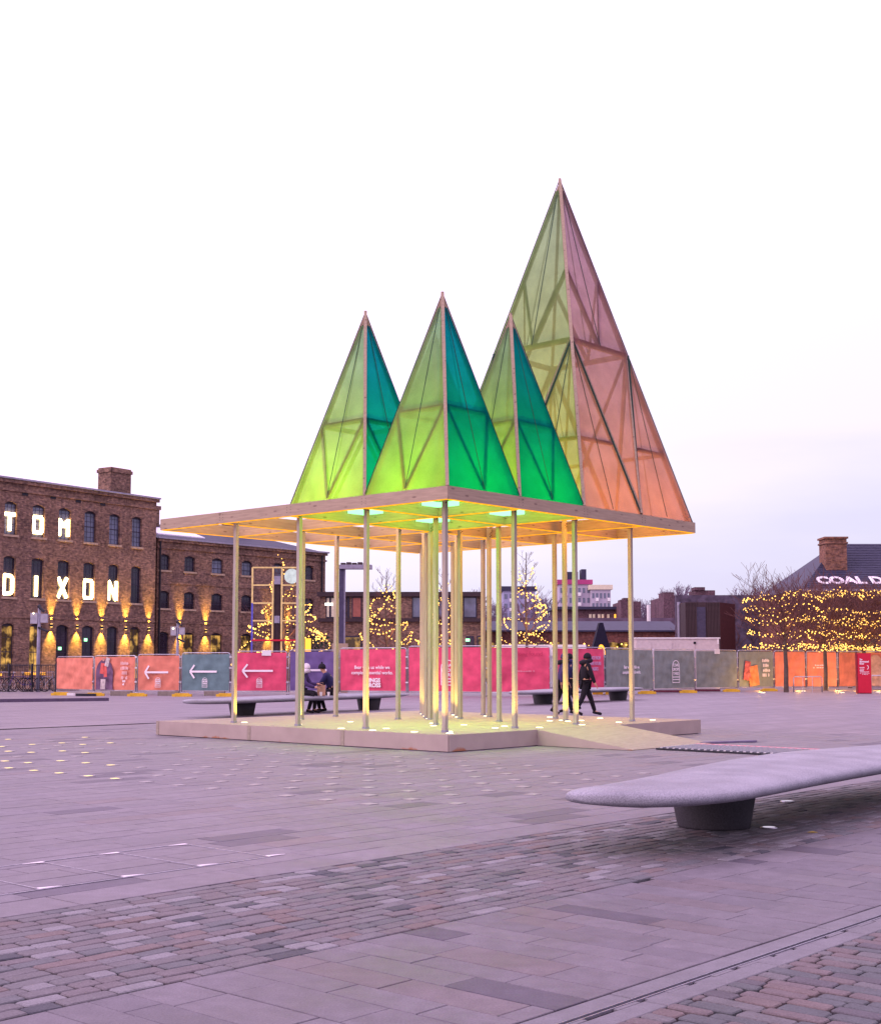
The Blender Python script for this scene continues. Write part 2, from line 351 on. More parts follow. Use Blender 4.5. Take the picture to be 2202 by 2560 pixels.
# ------------------------------------------------------------------ mesh helpers
class MB:
    def __init__(s): s.v = []; s.f = []
    def add(s, vs, fs, mat=None):
        n = len(s.v)
        s.v += [tuple(mat @ Vector(p)) if mat else tuple(p) for p in vs]
        s.f += [tuple(i + n for i in q) for q in fs]; return s
    def box(s, a, b, mat=None):
        x0, y0, z0 = a; x1, y1, z1 = b
        return s.add([(x0, y0, z0), (x1, y0, z0), (x1, y1, z0), (x0, y1, z0), (x0, y0, z1), (x1, y0, z1), (x1, y1, z1), (x0, y1, z1)],
                     [(0, 3, 2, 1), (4, 5, 6, 7), (0, 1, 5, 4), (1, 2, 6, 5), (2, 3, 7, 6), (3, 0, 4, 7)], mat)
    def bar(s, p, q, w, d=None, up=(0, 0, 1)):
        """square bar from p to q"""
        d = w if d is None else d
        p, q = Vector(p), Vector(q); a = (q - p).normalized(); u = Vector(up)
        if abs(a.dot(u)) > .98: u = Vector((1, 0, 0)) if abs(a.x) < .9 else Vector((0, 1, 0))
        x = a.cross(u).normalized() * (w / 2); y = x.cross(a).normalized() * (d / 2)
        vs = [p - x - y, p + x - y, p + x + y, p - x + y, q - x - y, q + x - y, q + x + y, q - x + y]
        return s.add(vs, [(0, 1, 2, 3), (7, 6, 5, 4), (0, 4, 5, 1), (1, 5, 6, 2), (2, 6, 7, 3), (3, 7, 4, 0)])
    def tube(s, pts, r, n=8, r2=None, cap=True):
        pts = [Vector(p) for p in pts]; base = len(s.v); m = len(pts)
        for i, p in enumerate(pts):
            a = (pts[min(i + 1, m - 1)] - pts[max(i - 1, 0)]).normalized()
            u = Vector((0, 0, 1)) if abs(a.z) < .9 else Vector((1, 0, 0))
            x = a.cross(u).normalized(); y = x.cross(a)
            rr = r if r2 is None else r + (r2 - r) * i / (m - 1)
            for k in range(n):
                t = 2 * math.pi * k / n; s.v.append(tuple(p + x * math.cos(t) * rr + y * math.sin(t) * rr))
        for i in range(m - 1):
            for k in range(n):
                a0 = base + i * n + k; a1 = base + i * n + (k + 1) % n
                s.f.append((a0, a1, a1 + n, a0 + n))
        if cap: s.f.append(tuple(base + k for k in range(n))[::-1]); s.f.append(tuple(base + (m - 1) * n + k for k in range(n)))
        return s
    def lathe(s, prof, n=16, c=(0, 0, 0)):
        base = len(s.v)
        for r, z in prof:
            for k in range(n):
                t = 2 * math.pi * k / n; s.v.append((c[0] + r * math.cos(t), c[1] + r * math.sin(t), c[2] + z))
        for i in range(len(prof) - 1):
            for k in range(n):
                a0 = base + i * n + k; a1 = base + i * n + (k + 1) % n; s.f.append((a0, a1, a1 + n, a0 + n))
        s.f.append(tuple(base + k for k in range(n))[::-1]); s.f.append(tuple(base + (len(prof) - 1) * n + k for k in range(n)))
        return s
    def octa(s, c, r):
        x, y, z = c
        return s.add([(x - r, y, z), (x + r, y, z), (x, y - r, z), (x, y + r, z), (x, y, z - r), (x, y, z + r)],
                     [(0, 2, 5), (2, 1, 5), (1, 3, 5), (3, 0, 5), (2, 0, 4), (1, 2, 4), (3, 1, 4), (0, 3, 4)])
    def mesh(s, name, mat, smooth=False):
        me = bpy.data.meshes.new(name); me.from_pydata(s.v, [], s.f); me.materials.append(mat)
        if smooth: me.shade_smooth()
        me.update(); return me
    def build(s, name, mat, parent=None, smooth=False, **k):
        return place(name, s.mesh(name, mat, smooth), parent, **k)
def place(name, me, parent=None, loc=None, rot=None, kind=None):
    o = bpy.data.objects.new(name, me); col.objects.link(o)
    if parent: o.parent = parent
    if loc is not None: o.location = loc
    if rot is not None: o.rotation_euler = rot
    if kind: o['kind'] = kind
    return o
def tag(o, label, cat, group=None):
    o['label'] = label; o['category'] = cat
    if group: o['group'] = group
    return o
def thing(name, label, cat, loc=(0, 0, 0), rz=0.0, group=None):
    o = bpy.data.objects.new(name, None); col.objects.link(o); o.location = loc; o.rotation_euler = (0, 0, rz)
    o.empty_display_size = .2
    return tag(o, label, cat, group)
def copy_tree(o, parent=None):
    c = o.copy(); col.objects.link(c)
    if parent: c.parent = parent
    for ch in list(o.children): copy_tree(ch, c)
    return c
def lamp(name, kind, energy, color, parent=None, loc=(0, 0, 0), rot=None, **k):
    d = bpy.data.lights.new(name, kind); d.energy = energy; d.color = color
    for a, v in k.items(): setattr(d, a, v)
    o = bpy.data.objects.new(name, d); col.objects.link(o)
    if parent: o.parent = parent
    o.location = loc
    if rot is not None: o.rotation_euler = rot
    return o
_fonts = {}
def text_obj(name, body, size, mat, parent, loc, rot=(math.pi / 2, 0, 0), ext=.004, align='CENTER', sx=1.0, shear=0.0, space=1.0, bold=0.0):
    cu = bpy.data.curves.new('writing', 'FONT'); cu.body = body; cu.size = size; cu.extrude = ext; cu.align_x = align; cu.align_y = 'CENTER'
    cu.shear = shear; cu.space_character = space; cu.offset = bold; cu.resolution_u = 3
    o = bpy.data.objects.new('writing', cu); col.objects.link(o)
    dg = bpy.context.evaluated_depsgraph_get(); me = bpy.data.meshes.new_from_object(o.evaluated_get(dg))
    bpy.data.objects.remove(o); bpy.data.curves.remove(cu)
    me.materials.clear(); me.materials.append(mat)
    w = place(name, me, parent, loc, rot); w.scale = (sx, 1, 1)
    return w

# ------------------------------------------------------------------ ground
def in_view(x, y, m=1.2): return y > 4.6 and abs(x) < .335 * y + m
base = MB().add([TS(-40, -60, -.029), TS(140, -60, -.029), TS(140, 160, -.029), TS(-40, 160, -.029)], [(0, 1, 2, 3)]).build('ground', M.mortar, kind='structure')
G0, G1, G2, G3 = 1.0, 26.0, -4.0, 27.0       # the laid region: t from, to; s from, to
mb = MB()
def sheet(t0, t1, s0, s1, z=0.0, m=None):
    (m or mb).add([TS(t0, s0, z), TS(t1, s0, z), TS(t1, s1, z), TS(t0, s1, z)], [(0, 1, 2, 3)])
sheet(-200, G0, -400, 900); sheet(G1, 900, -400, 900); sheet(G0, G1, -400, G2); sheet(G0, G1, G3, 900)
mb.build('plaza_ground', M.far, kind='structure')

def stone_template(L, W, ch, bev, wob=0.0, seed=0):
    """one paving stone, top at z = 0, long side along x: chamfered corners, eased top edge"""
    rnd = random.Random(seed)
    a, b = L / 2, W / 2
    ring = [(-a + ch, -b), (a - ch, -b), (a, -b + ch), (a, b - ch), (a - ch, b), (-a + ch, b), (-a, b - ch), (-a, -b + ch)]
    ring = [(x + rnd.uniform(-wob, wob), y + rnd.uniform(-wob, wob)) for x, y in ring]
    k1 = 1 - bev / a; k2 = 1 - bev / b
    vs = [(x, y, -.03) for x, y in ring] + [(x, y, -bev) for x, y in ring] + [(x * k1, y * k2, 0) for x, y in ring]
    fs = []
    for i in range(8):
        j = (i + 1) % 8
        fs += [(i, j, 8 + j, 8 + i), (8 + i, 8 + j, 16 + j, 16 + i)]
    fs.append(tuple(range(16, 24)))
    return vs, fs
def lay(parent_name, part, pieces, mat, ch, bev, wob, tilt, lift=.002, keep=300):
    """pieces: (t, s, L, W, along) - the nearest are objects, the rest one joined part"""
    root = bpy.data.objects.new(parent_name, None); col.objects.link(root); root['kind'] = 'structure'
    ps = []
    for (t, s, L, W, turn) in pieces:
        c = TS(t, s)
        if in_view(c.x, c.y): ps.append((c.y, c, L, W, turn))
    ps.sort(key=lambda q: q[0])
    cache = {}; rest = MB()
    for i, (_, c, L, W, turn) in enumerate(ps):
        key = (round(L, 2), round(W, 2), i % 5 if wob else 0)
        if key not in cache:
            vs, fs = stone_template(key[0], key[1], ch, bev, wob, key[2] + int(L * 1000))
            me = bpy.data.meshes.new(part); me.from_pydata(vs, [], fs); me.materials.append(mat); cache[key] = (me, vs, fs)
        me, vs, fs = cache[key]
        rot = (random.gauss(0, tilt), random.gauss(0, tilt), ANG + (math.pi / 2 if turn else 0) + random.gauss(0, wob * .9))
        loc = (c.x, c.y, random.uniform(-lift, lift))
        if i < keep: place(part, me, root, loc, rot)
        else: rest.add(vs, fs, Matrix.Translation(loc) @ Euler(rot).to_matrix().to_4x4())
    if rest.v: rest.build(part + '_field', mat, root, kind='stuff')
    return root
# granite setts in rows along t
P = []
w = (7.08 - 5.08) / 18
for r in range(18):
    s = 5.08 + (r + .5) * w; t = G0 - random.random() * .2
    while t < G1:
        L = random.choice([.14, .17, .2, .22, .25, .19, .28]); P.append((t + L / 2, s, L - .013, w - .015, False)); t += L
lay('granite_sett_band', 'sett', P, M.sett, .012, .005, .004, .010, .003)
# slab strip between the setts and the drain: courses run across
P = []; t = G0
while t < G1:
    cw = random.choice([.20, .22, .24, .3]); s = 3.47 - random.random() * .5
    while s < 5.07:
        L = random.choice([.45, .55, .6, .7, .8]); a, b = max(s, 3.47), min(s + L, 5.07)
        if b - a > .06: P.append((t + cw / 2, (a + b) / 2, b - a - .005, cw - .005, True))
        s += L
    t += cw
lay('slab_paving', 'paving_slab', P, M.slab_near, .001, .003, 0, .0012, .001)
# red and grey setts beyond the drain
P = []; t = G0
while t < G1 - 6:
    cw = random.choice([.09, .10, .115]); s = G2 - random.random() * .3
    while s < 3.14:
        L = random.choice([.17, .2, .23, .26, .29]); b = min(s + L, 3.16)
        if b - s > .05: P.append((t + cw / 2, (s + b) / 2, b - s - .014, cw - .014, True))
        s += L
    t += cw
lay('red_sett_paving', 'red_sett', P, M.sett2, .014, .005, .004, .010, .003)
# border course and the plaza slabs
P = []; s = 7.09
for cw, Ls in [(.42, [1.0, 1.2, 1.4])] + [(.30, [.6, .75, .9, 1.05])] * 66:
    t = G0 - random.random() * .6
    while t < G1:
        L = random.choice(Ls)
        if not (17 < t < 23.8 and 15.2 < s < 21.8) and s + cw < G3: P.append((t + L / 2, s + cw / 2, L - .006, cw - .006, False))
        t += L
    s += cw
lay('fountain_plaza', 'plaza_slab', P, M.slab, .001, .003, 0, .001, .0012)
plaza = bpy.data.objects['fountain_plaza']
# fountain nozzle plates
npm = MB().box((-.07, -.07, -.01), (.07, .07, .004)).mesh('fountain_nozzle', M.nozzle)
nle = MB().box((-.042, -.042, .0045), (.042, .042, .009)).mesh('fountain_lamp', M.nozzle_e)
for j in range(22):
    for i in range(9):
        t = 9.92 + .645 * i; s = 9.2 + .645 * j
        if t > 16.2 and s > 14.2: continue
        c = TS(t, s)
        if not in_view(c.x, c.y, .6): continue
        if s > 15.2 and random.random() < .45: continue
        if random.random() < .12 and s < 14: continue
        o = place('fountain_nozzle', npm, plaza, (c.x, c.y, .003), (0, 0, ANG))
for t, s in [(9.9, 14.35), (9.9, 14.94), (9.9, 15.62), (9.9, 16.24), (9.9, 16.88), (11.15, 16.27), (11.15, 16.9), (11.13, 17.53), (10.6, 17.55), (10.55, 18.1), (12.4, 18.82), (12.38, 19.45), (11.85, 19.53), (11.74, 20.05),
             (13.6, 20.72), (13.6, 21.39), (14.2, 20.75), (12.3, 21.24), (13.0, 21.4), (13.56, 23.17), (14.93, 22.68), (12.3, 22.6)]:
    c = TS(t, s); o = place('fountain_nozzle', npm, plaza, (c.x, c.y, .004), (0, 0, ANG)); place('fountain_lamp', nle, o, (0, 0, 0))
# framed row of fountain lights near the camera
tri = MB().add([(0, 0, 0), (.16, 0, 0), (0, .045, 0), (0, 0, .004), (.16, 0, .004), (0, .045, .004)], [(0, 2, 1), (3, 4, 5), (0, 1, 4, 3), (1, 2, 5, 4), (2, 0, 3, 5)]).mesh('fountain_plate', M.print_white)
for i in range(-2, 4):
    for s_, sg in ((7.76, 1), (8.80, -1)):
        c = TS(4.80 + .65 * i, s_)
        place('fountain_plate', tri, plaza, (c.x, c.y, .004), (0, 0, ANG + (0 if sg > 0 else math.pi)))
fr = MB()
for s_ in (7.75, 8.82): fr.bar(TS(3.2, s_, .003), TS(6.75, s_, .003), .012, .004)
for i in range(-2, 4): fr.bar(TS(4.8 + .65 * i, 7.757, .003), TS(4.8 + .65 * i, 8.813, .003), .008, .004)
fr.build('steel_edging', M.steel, plaza)

# drain channel
dr = thing('drain_channel', 'straight slot drain between narrow kerb stones, dividing smooth slabs from red and grey setts', 'drain', TS(G0, 3.32, 0), ANG)
vs, fs = stone_template(.99, .118, .001, .004)
me = bpy.data.meshes.new('kerb_stone'); me.from_pydata(vs, [], fs); me.materials.append(M.kerb)
for k in range(22):
    for y in (.077, -.107): place('kerb_stone', me, dr, (k * 1.0 + .5, y, random.uniform(0, .002)))
MB().box((0, .010, -.012), (22, .014, .003)).box((0, -.016, -.012), (22, -.011, .001)).build('slot_rail', M.steel, dr)
gm = MB().box((0, -.044, -.02), (.17, -.019, -.001)).mesh('slot_cover', M.kerb)
for k in range(90):
    if random.random() < .85: place('slot_cover', gm, dr, (k * .2 + random.random() * .06, 0, random.uniform(-.004, .002)))

# ------------------------------------------------------------------ pavilion
T0, S0, L = 16.67, 14.72, 8.0
hp, hb, ht = .2845, 4.233, 4.456
pav = thing('timber_pavilion', 'open timber pavilion with pointed green, teal and pink gauze roofs on a low deck', 'pavilion', TS(T0, S0, 0), ANG)
# platform, local coordinates x = along t, y = along s
X0, X1, Y0, Y1 = -.208, 7.694, -.208, 7.718
NB = 41
for k in range(NB):          # deck boards run along x
    y0 = Y0 + (Y1 - Y0) * k / NB
    MB().box((X0, y0 + .003, hp - .03), (X1, y0 + (Y1 - Y0) / NB - .003, hp + random.uniform(-.0008, .0008))).build('deck_board', M.deck, pav)
fz = hp - .002
nf = 3
for k in range(nf):
    a = X0 + (X1 - X0) * k / nf; b = X0 + (X1 - X0) * (k + 1) / nf
    MB().box((a + .002, Y0 - .018, .012), (b - .002, Y0, fz)).build('deck_fascia', M.fascia, pav)
    a = Y0 + (Y1 - Y0) * [0, .32, .64, 1][k]; b = Y0 + (Y1 - Y0) * [0, .32, .64, 1][k + 1]
    MB().box((X0 - .018, a + .002, .012), (X0, b - .002, fz)).build('deck_fascia', M.fascia, pav)
    MB().box((X0 - .026, b - .1, .012), (X0 - .019, b - .02, fz)).build('fascia_joint', M.deck, pav)
MB().box((X1, Y0 - .018, .012), (X1 + .018, Y1, fz)).box((X0, Y1, .012), (X1, Y1 + .018, fz)).build('rear_fascia', M.fascia, pav)
MB().box((X0 + .03, Y0 + .03, .0), (X1 - .03, Y1 - .03, .24)).build('deck_frame', M.black, pav)
# ramp: between t 18.7 and 21.35, down to s 12.5
ra, rb, re = 2.16, 4.70, -2.22
NR = 12
for k in range(NR):
    x0 = ra + (rb - ra) * k / NR; x1 = x0 + (rb - ra) / NR - .004
    MB().add([(x0, Y0 - .019, hp - .03), (x1, Y0 - .019, hp - .03), (x1, Y0 - .019, hp - .002), (x0, Y0 - .019, hp - .002), (x0, re, .002), (x1, re, .002), (x1, re, .016), (x0, re, .016)],
             [(3, 2, 6, 7), (0, 4, 5, 1), (0, 3, 7, 4), (1, 5, 6, 2), (4, 7, 6, 5), (0, 1, 2, 3)]).build('ramp_board', M.deck, pav)
for x in (ra - .02, rb + .002):
    MB().add([(x, Y0 - .019, .008), (x + .018, Y0 - .019, .008), (x + .018, Y0 - .019, hp - .006), (x, Y0 - .019, hp - .006), (x, re, .006), (x + .018, re, .006), (x + .018, re, .012), (x, re, .012)],
             [(0, 3, 7, 4), (1, 5, 6, 2), (3, 2, 6, 7), (0, 4, 5, 1), (4, 7, 6, 5), (0, 1, 2, 3)]).build('ramp_fascia', M.fascia, pav)
# posts where the photograph has them (t, s)
PO = [(.41, .42), (2.27, .38), (4.20, .42), (6.10, .40), (.32, 2.24), (.28, 4.0), (.32, 5.92), (2.24, 2.28), (3.95, 3.97), (4.45, 4.53), (5.36, 5.44), (6.3, 6.36),
      (4.15, 2.28), (5.75, 3.86), (6.5, 4.66), (4.65, 3.75), (5.45, 4.54), (6.33, 5.42), (6.1, 2.33), (5.32, 1.49), (2.18, 5.99), (3.74, 6.59), (3.62, 4.58)]
pm = MB().box((-.038, -.038, 0), (.038, .038, hb + .18 - hp)).mesh('post', M.post)
pf = MB().box((-.046, -.046, 0), (.046, .046, .035)).mesh('post_foot', M.greypaint)
bolt = MB().lathe([(.011, 0), (.011, .012)], 8)
bo = MB()
for q, (x, z) in enumerate([(-.018, -.06), (.018, -.03), (-.018, 0), (.018, .03)]):
    bo.add([(a, -.04 - c, z + b + hb + .06 - hp) for a, b, c in [((v[0] + x), v[1], v[2]) for v in bolt.v]], bolt.f)
bom = bo.mesh('bolt_group', M.black)
for x, y in PO:
    o = place('post', pm, pav, (x, y, hp)); place('post_foot', pf, o, (0, 0, .001)); place('bolt_group', bom, o)
# beams
bw = .045
def beam(name, p, q, mat=M.timber, z0=hb, z1=ht, w=bw):
    """timber beam with its long side along its own x so that grain follows it"""
    p, q = Vector(p), Vector(q); ln = (q - p).length
    o = MB().box((0, -w / 2, z0), (ln, w / 2, z1)).build(name, mat, pav, loc=(p.x, p.y, 0), rot=(0, 0, math.atan2(q.y - p.y, q.x - p.x)))
    return o
def strip(o, ln, w=bw):
    MB().box((.03, -w * .49, hb - .014), (ln - .03, w * .49, hb - .0015)).build('light_strip', M.strip_e, o)
c = L / 4
for p, q in (((-.0, .0225), (0, L - .0225)), ((.046, .0225), (L, .0225)), ((L - .0225, .046), (L - .0225, L)), ((.046, L - .0225), (L - .046, L - .0225))):
    pass
o = beam('edge_beam', (.0225, 0), (.0225, L)); strip(o, L)
o = beam('edge_beam', (.046, .0225), (L, .0225)); strip(o, L - .05)
o = beam('edge_beam', (L - .0225, .046), (L - .0225, L)); strip(o, L - .05)
o = beam('edge_beam', (.046, L - .0225), (L - .046, L - .0225)); strip(o, L - .1)
for k in (1, 2, 3):
    o = beam('grid_beam', (k * c, .046), (k * c, L - .046)); strip(o, L - .1)
    for j in range(4):
        o = beam('grid_beam', (j * c + (.046 if j == 0 else .024), k * c), ((j + 1) * c - (.046 if j == 3 else .024), k * c), z0=hb + .001, z1=ht - .002); strip(o, c - .06)
# joist hangers and bolt marks on the outer faces
pl = MB()
for k in range(1, 4):
    for dz in (.06, .11, .16):
        for dx in (-.05, .05):
            pl.box((-.003, k * c + dx - .006, hb + dz), (-.0005, k * c + dx + .006, hb + dz + .012))
            pl.box((k * c + dx - .006, -.003, hb + dz), (k * c + dx + .006, -.0005, hb + dz + .012))
pl.build('bolt_heads', M.black, pav)

# pyramids
HS, HBIG, HA = 3.723, 7.474, 3.60
def film_tri(a, b, c_, name, mat, parent, inward=(0, 0, 0)):
    MB().add([Vector(a) + Vector(inward), Vector(b) + Vector(inward), Vector(c_) + Vector(inward)], [(0, 1, 2)]).build(name, mat, parent)
def lerp(a, b, t): return Vector(a) + (Vector(b) - Vector(a)) * t
def pyramid(i, j, mats, H_=HS, films='lrfb', lampc=(.03, 1.0, .10), power=26):
    m = .045
    x0, x1, y0, y1 = m + j * 1.9775, m + (j + 1) * 1.9775, m + i * 1.9775, m + (i + 1) * 1.9775
    z = ht + .002; ap = Vector(((x0 + x1) / 2, (y0 + y1) / 2, z + H_))
    C = [Vector(p) for p in ((x0, y0, z), (x1, y0, z), (x1, y1, z), (x0, y1, z))]
    fr = MB()
    ctr = Vector(((x0 + x1) / 2, (y0 + y1) / 2, z))
    for p in C:
        near_ = p is C[0]
        q = p + (ctr - p) * (.012 if near_ else .06)
        fr.bar(q, ap + Vector((0, 0, -.02 if near_ else -.10)), .058 if near_ else .05, .07, up=(p - ctr).normalized())
    fr.box((ap.x - .02, ap.y - .02, ap.z - .12), (ap.x + .02, ap.y + .02, ap.z + .03))
    col_ = [lerp(p + (ctr - p) * .06, ap, .40) for p in C]
    for k in range(4):
        fr.bar(col_[k], col_[(k + 1) % 4], .035, .09)
        mid = (C[k] + C[(k + 1) % 4]) / 2 + (ctr - (C[k] + C[(k + 1) % 4]) / 2) * .06
        fr.bar(col_[k], mid + Vector((0, 0, .03)), .03, .07); fr.bar(col_[(k + 1) % 4], mid + Vector((0, 0, .03)), .03, .07)
    frame = fr.build('pyramid_frame', M.timber, pav)
    eg = MB()
    for p in C[1:]: eg.bar(p + (p - ctr).normalized() * .004, ap + (p - ctr).normalized() * .004, .016, .016)
    eg.build('edge_trim', M.seam, frame)
    top = .925
    for k, key in enumerate('rblf'):
        a, b = C[k], C[(k + 1) % 4]
        if key not in films: continue
        n = Vector(((a.y - b.y), (b.x - a.x), 0)).normalized() * -.006     # just outside the rafters
        ta, tb = lerp(a, ap, top), lerp(b, ap, top)
        MB().add([a + n, b + n, tb + n, ta + n], [(0, 1, 2, 3)]).build('film_panel', mats[k], frame)
        mid = (a + b) / 2
        MB().bar(lerp(mid, ap, .01) + n * .4, lerp(mid, ap, .93) + n * .4, .012, .012).build('seam', M.seam, frame)
    fl = MB().box((x1 - .55, y1 - .17, z - .06), (x1 - .10, y1 - .08, z + .03)).box((x1 - .17, y1 - .60, z - .06), (x1 - .08, y1 - .19, z + .03)).build('flood_light', M.flood_e, frame)
    lamp('pyramid_lamp', 'POINT', power, lampc, frame, (ctr.x, ctr.y, z + .16), shadow_soft_size=.15)
    return frame
sm = [M.teal, M.pale, M.pale, M.lime]      # right face, back, back-left, left face
for (i, j) in ((0, 0), (1, 0), (0, 1), (1, 1)):
    pyramid(i, j, sm)
# big pyramid over a two by two bay
m = .045; g = 1.9775
bx0, bx1, by0, by1 = m + 2 * g, m + 4 * g, m, m + 2 * g; z = ht + .002
BC = [Vector(p) for p in ((bx0, by0, z), (bx1, by0, z), (bx1, by1, z), (bx0, by1, z))]
bctr = Vector(((bx0 + bx1) / 2, (by0 + by1) / 2, z)); bap = bctr + Vector((0, 0, HBIG))
fr = MB(); tt = HA / HBIG
for p in BC:
    near_ = p is BC[0]
    fr.bar(p + (bctr - p) * (.006 if near_ else .035), bap - Vector((0, 0, .02 if near_ else .15)), .06, .08, up=(p - bctr).normalized())
fr.box((bap.x - .02, bap.y - .02, bap.z - .12), (bap.x + .02, bap.y + .02, bap.z + .03))
q0 = [lerp(p + (bctr - p) * .04, bap, tt) for p in BC]; q1 = [lerp(p + (bctr - p) * .06, bap, .70) for p in BC]
for k in range(4):
    a, b = q0[k], q0[(k + 1) % 4]; fr.bar(a, b, .05, .11)
    fr.bar(q1[k], lerp(a, b, .5), .035, .09); fr.bar(q1[(k + 1) % 4], lerp(a, b, .5), .035, .09)
    fr.bar(a, (BC[k] + BC[(k + 1) % 4]) / 2 + Vector((0, 0, .02)), .04, .1); fr.bar(b, (BC[k] + BC[(k + 1) % 4]) / 2 + Vector((0, 0, .02)), .04, .1)
    # inner legs of the four corner pyramids and their collars
    ins = lerp(BC[k], BC[(k + 2) % 4], .5)
    fr.bar(q0[k], ins + Vector((0, 0, .03)), .04, .07)
    for e_ in ((BC[k] + BC[(k + 1) % 4]) / 2, (BC[k] + BC[k - 1]) / 2):
        fr.bar(lerp(BC[k] + (bctr - BC[k]) * .03, q0[k], .40), lerp(e_, q0[k], .40), .035, .08)
bf = fr.build('pyramid_frame', M.timber, pav)
bm_ = [M.pink, M.bigpale, M.bigpale, M.sage]
for k in range(4):
    a, b = BC[k], BC[(k + 1) % 4]; n = Vector(((a.y - b.y), (b.x - a.x), 0)).normalized() * -.007
    A1, B1 = lerp(a, bap, tt), lerp(b, bap, tt); mid = (a + b) / 2
    tp = .965; ta, tb = lerp(a, bap, tp), lerp(b, bap, tp)
    for tri_ in ((a, mid, A1), (mid, b, B1), (mid, B1, A1)):
        MB().add([q + n for q in tri_], [tuple(range(3))]).build('film_panel', bm_[k], bf)
    MB().add([q + n for q in (A1, B1, tb, ta)], [(0, 1, 2, 3)]).build('film_panel', bm_[k], bf)
    eb = MB()
    for p_, q_ in ((mid, A1), (mid, B1)): eb.bar(p_ + n, q_ + n, .035, .035)
    if k in (0, 1, 2): eb.bar(b + (b - bctr).normalized() * .004, bap + (b - bctr).normalized() * .004, .018, .018)
    eb.build('edge_trim', M.seam, bf)
    sb = MB()
    for p_, q_ in ((lerp(a, mid, .5), A1), (lerp(mid, b, .5), B1), ((A1 + B1) / 2, lerp((a + b) / 2, bap, .96))):
        sb.bar(lerp(p_, q_, .01) + n * .4, lerp(p_, q_, .98) + n * .4, .014, .014)
    sb.build('seam', M.seam, bf)
for dx in (.25, .75):
    for dy in (.25, .75):
        lamp('pyramid_lamp', 'POINT', 4, (1.0, .60, .40) if dy < .5 else (.6, 1.0, .2), bf, (bx0 + (bx1 - bx0) * dx, by0 + (by1 - by0) * dy, z + .4), shadow_soft_size=.12)
# amber light inside the roof grid
for i in range(4):
    for j in range(4):
        near = i < 2 and j < 2
        lamp('grid_lamp', 'POINT', 52 if near else (48 if i < 2 else 32), (.55, .85, .0) if near else ((1.0, .36, .0) if i < 2 else (1.0, .50, .0)), pav, ((j + .5) * c, (i + .5) * c, hb + .10), shadow_soft_size=.12)
# green light falling from the four small peaks on to the posts and deck
for (i, j) in ((0, 0), (1, 0), (0, 1), (1, 1)):
    lamp('peak_downlight', 'SPOT', 430, (.50, 1.0, .05), pav, ((j + .5) * c, (i + .5) * c, ht + .5), (0, 0, 0), spot_size=R(78), spot_blend=.8, shadow_soft_size=.2)
for (i, j) in ((0, 2), (0, 3), (1, 2), (1, 3), (2, 2), (2, 3), (3, 3), (2, 1), (3, 2)):
    lamp('bay_downlight', 'SPOT', 150, (.80, .95, .04) if i > 1 else (1.0, .70, .05), pav, ((j + .5) * c, (i + .5) * c, ht + .4), (0, 0, 0), spot_size=R(76), spot_blend=.8, shadow_soft_size=.2)
# recessed deck lights
DL = [(17.11, 20.46), (18.75, 20.7), (17.25, 19.03), (16.7, 17.29), (18.68, 19.08), (16.61, 16.41), (17.22, 16.67), (16.71, 15.51), (22.67, 20.78), (21.75, 19.85), (20.86, 18.95), (19.3, 17.43), (18.56, 16.74),
      (17.2, 15.15), (16.77, 14.76), (19.21, 16.55), (21.85, 19.0), (22.69, 19.84), (22.69, 18.9), (18.67, 15.34), (19.31, 15.64), (19.34, 14.85), (23.15, 17.49), (21.65, 16.36), (22.02, 16.33), (21.78, 16.0),
      (22.25, 16.01), (20.73, 14.9), (23.39, 16.34), (22.07, 14.97), (23.42, 15.05)]
dlm = MB().lathe([(.075, 0), (.072, .006)], 20).mesh('deck_light', M.steel)
dle = MB().lathe([(.060, .0065), (.058, .012)], 20).mesh('lamp_lens', M.disc_e)
for t, s in DL:
    o = place('deck_light', dlm, pav, (t - T0, s - S0, hp + .001)); place('lamp_lens', dle, o)
    # a slightly tilted uplight when a post stands close by
    best = min(PO, key=lambda q: (q[0] - t + T0) ** 2 + (q[1] - s + S0) ** 2); d = Vector((best[0] - t + T0, best[1] - s + S0, 0))
    if d.length < .75:
        v = Vector((d.x, d.y, max(1.0, d.length * 2.2))).normalized(); rot = v.to_track_quat('-Z', 'Y').to_euler(); pw = 150
    else: rot = (math.pi, 0, 0); pw = 170
    lamp('deck_lamp', 'SPOT', pw, (1.0, .58, .06), o, (0, 0, .02), rot, spot_size=R(84), spot_blend=.9, shadow_soft_size=.04)

# ------------------------------------------------------------------ stone benches
KT = [8.36, 8.4, 8.45, 8.52, 8.62, 8.8, 9.1, 9.5, 10, 11, 12, 13, 14, 15, 16, 17, 17.6, 17.9, 18]
KN = [6.08, 5.88, 5.74, 5.60, 5.47, 5.33, 5.22, 5.20, 5.24, 5.34, 5.41, 5.46, 5.50, 5.55, 5.62, 5.74, 5.88, 6.0, 6.1]
KF = [6.10, 6.20, 6.23, 6.26, 6.28, 6.30, 6.33, 6.39, 6.48, 6.71, 6.90, 7.02, 6.98, 6.84, 6.63, 6.38, 6.25, 6.17, 6.1]
def interp(x, xs, ys):
    for i in range(len(xs) - 1):
        if x <= xs[i + 1]:
            k = (x - xs[i]) / (xs[i + 1] - xs[i]); return ys[i] + (ys[i + 1] - ys[i]) * k
    return ys[-1]
BT0, BS0 = 10.66, 6.2
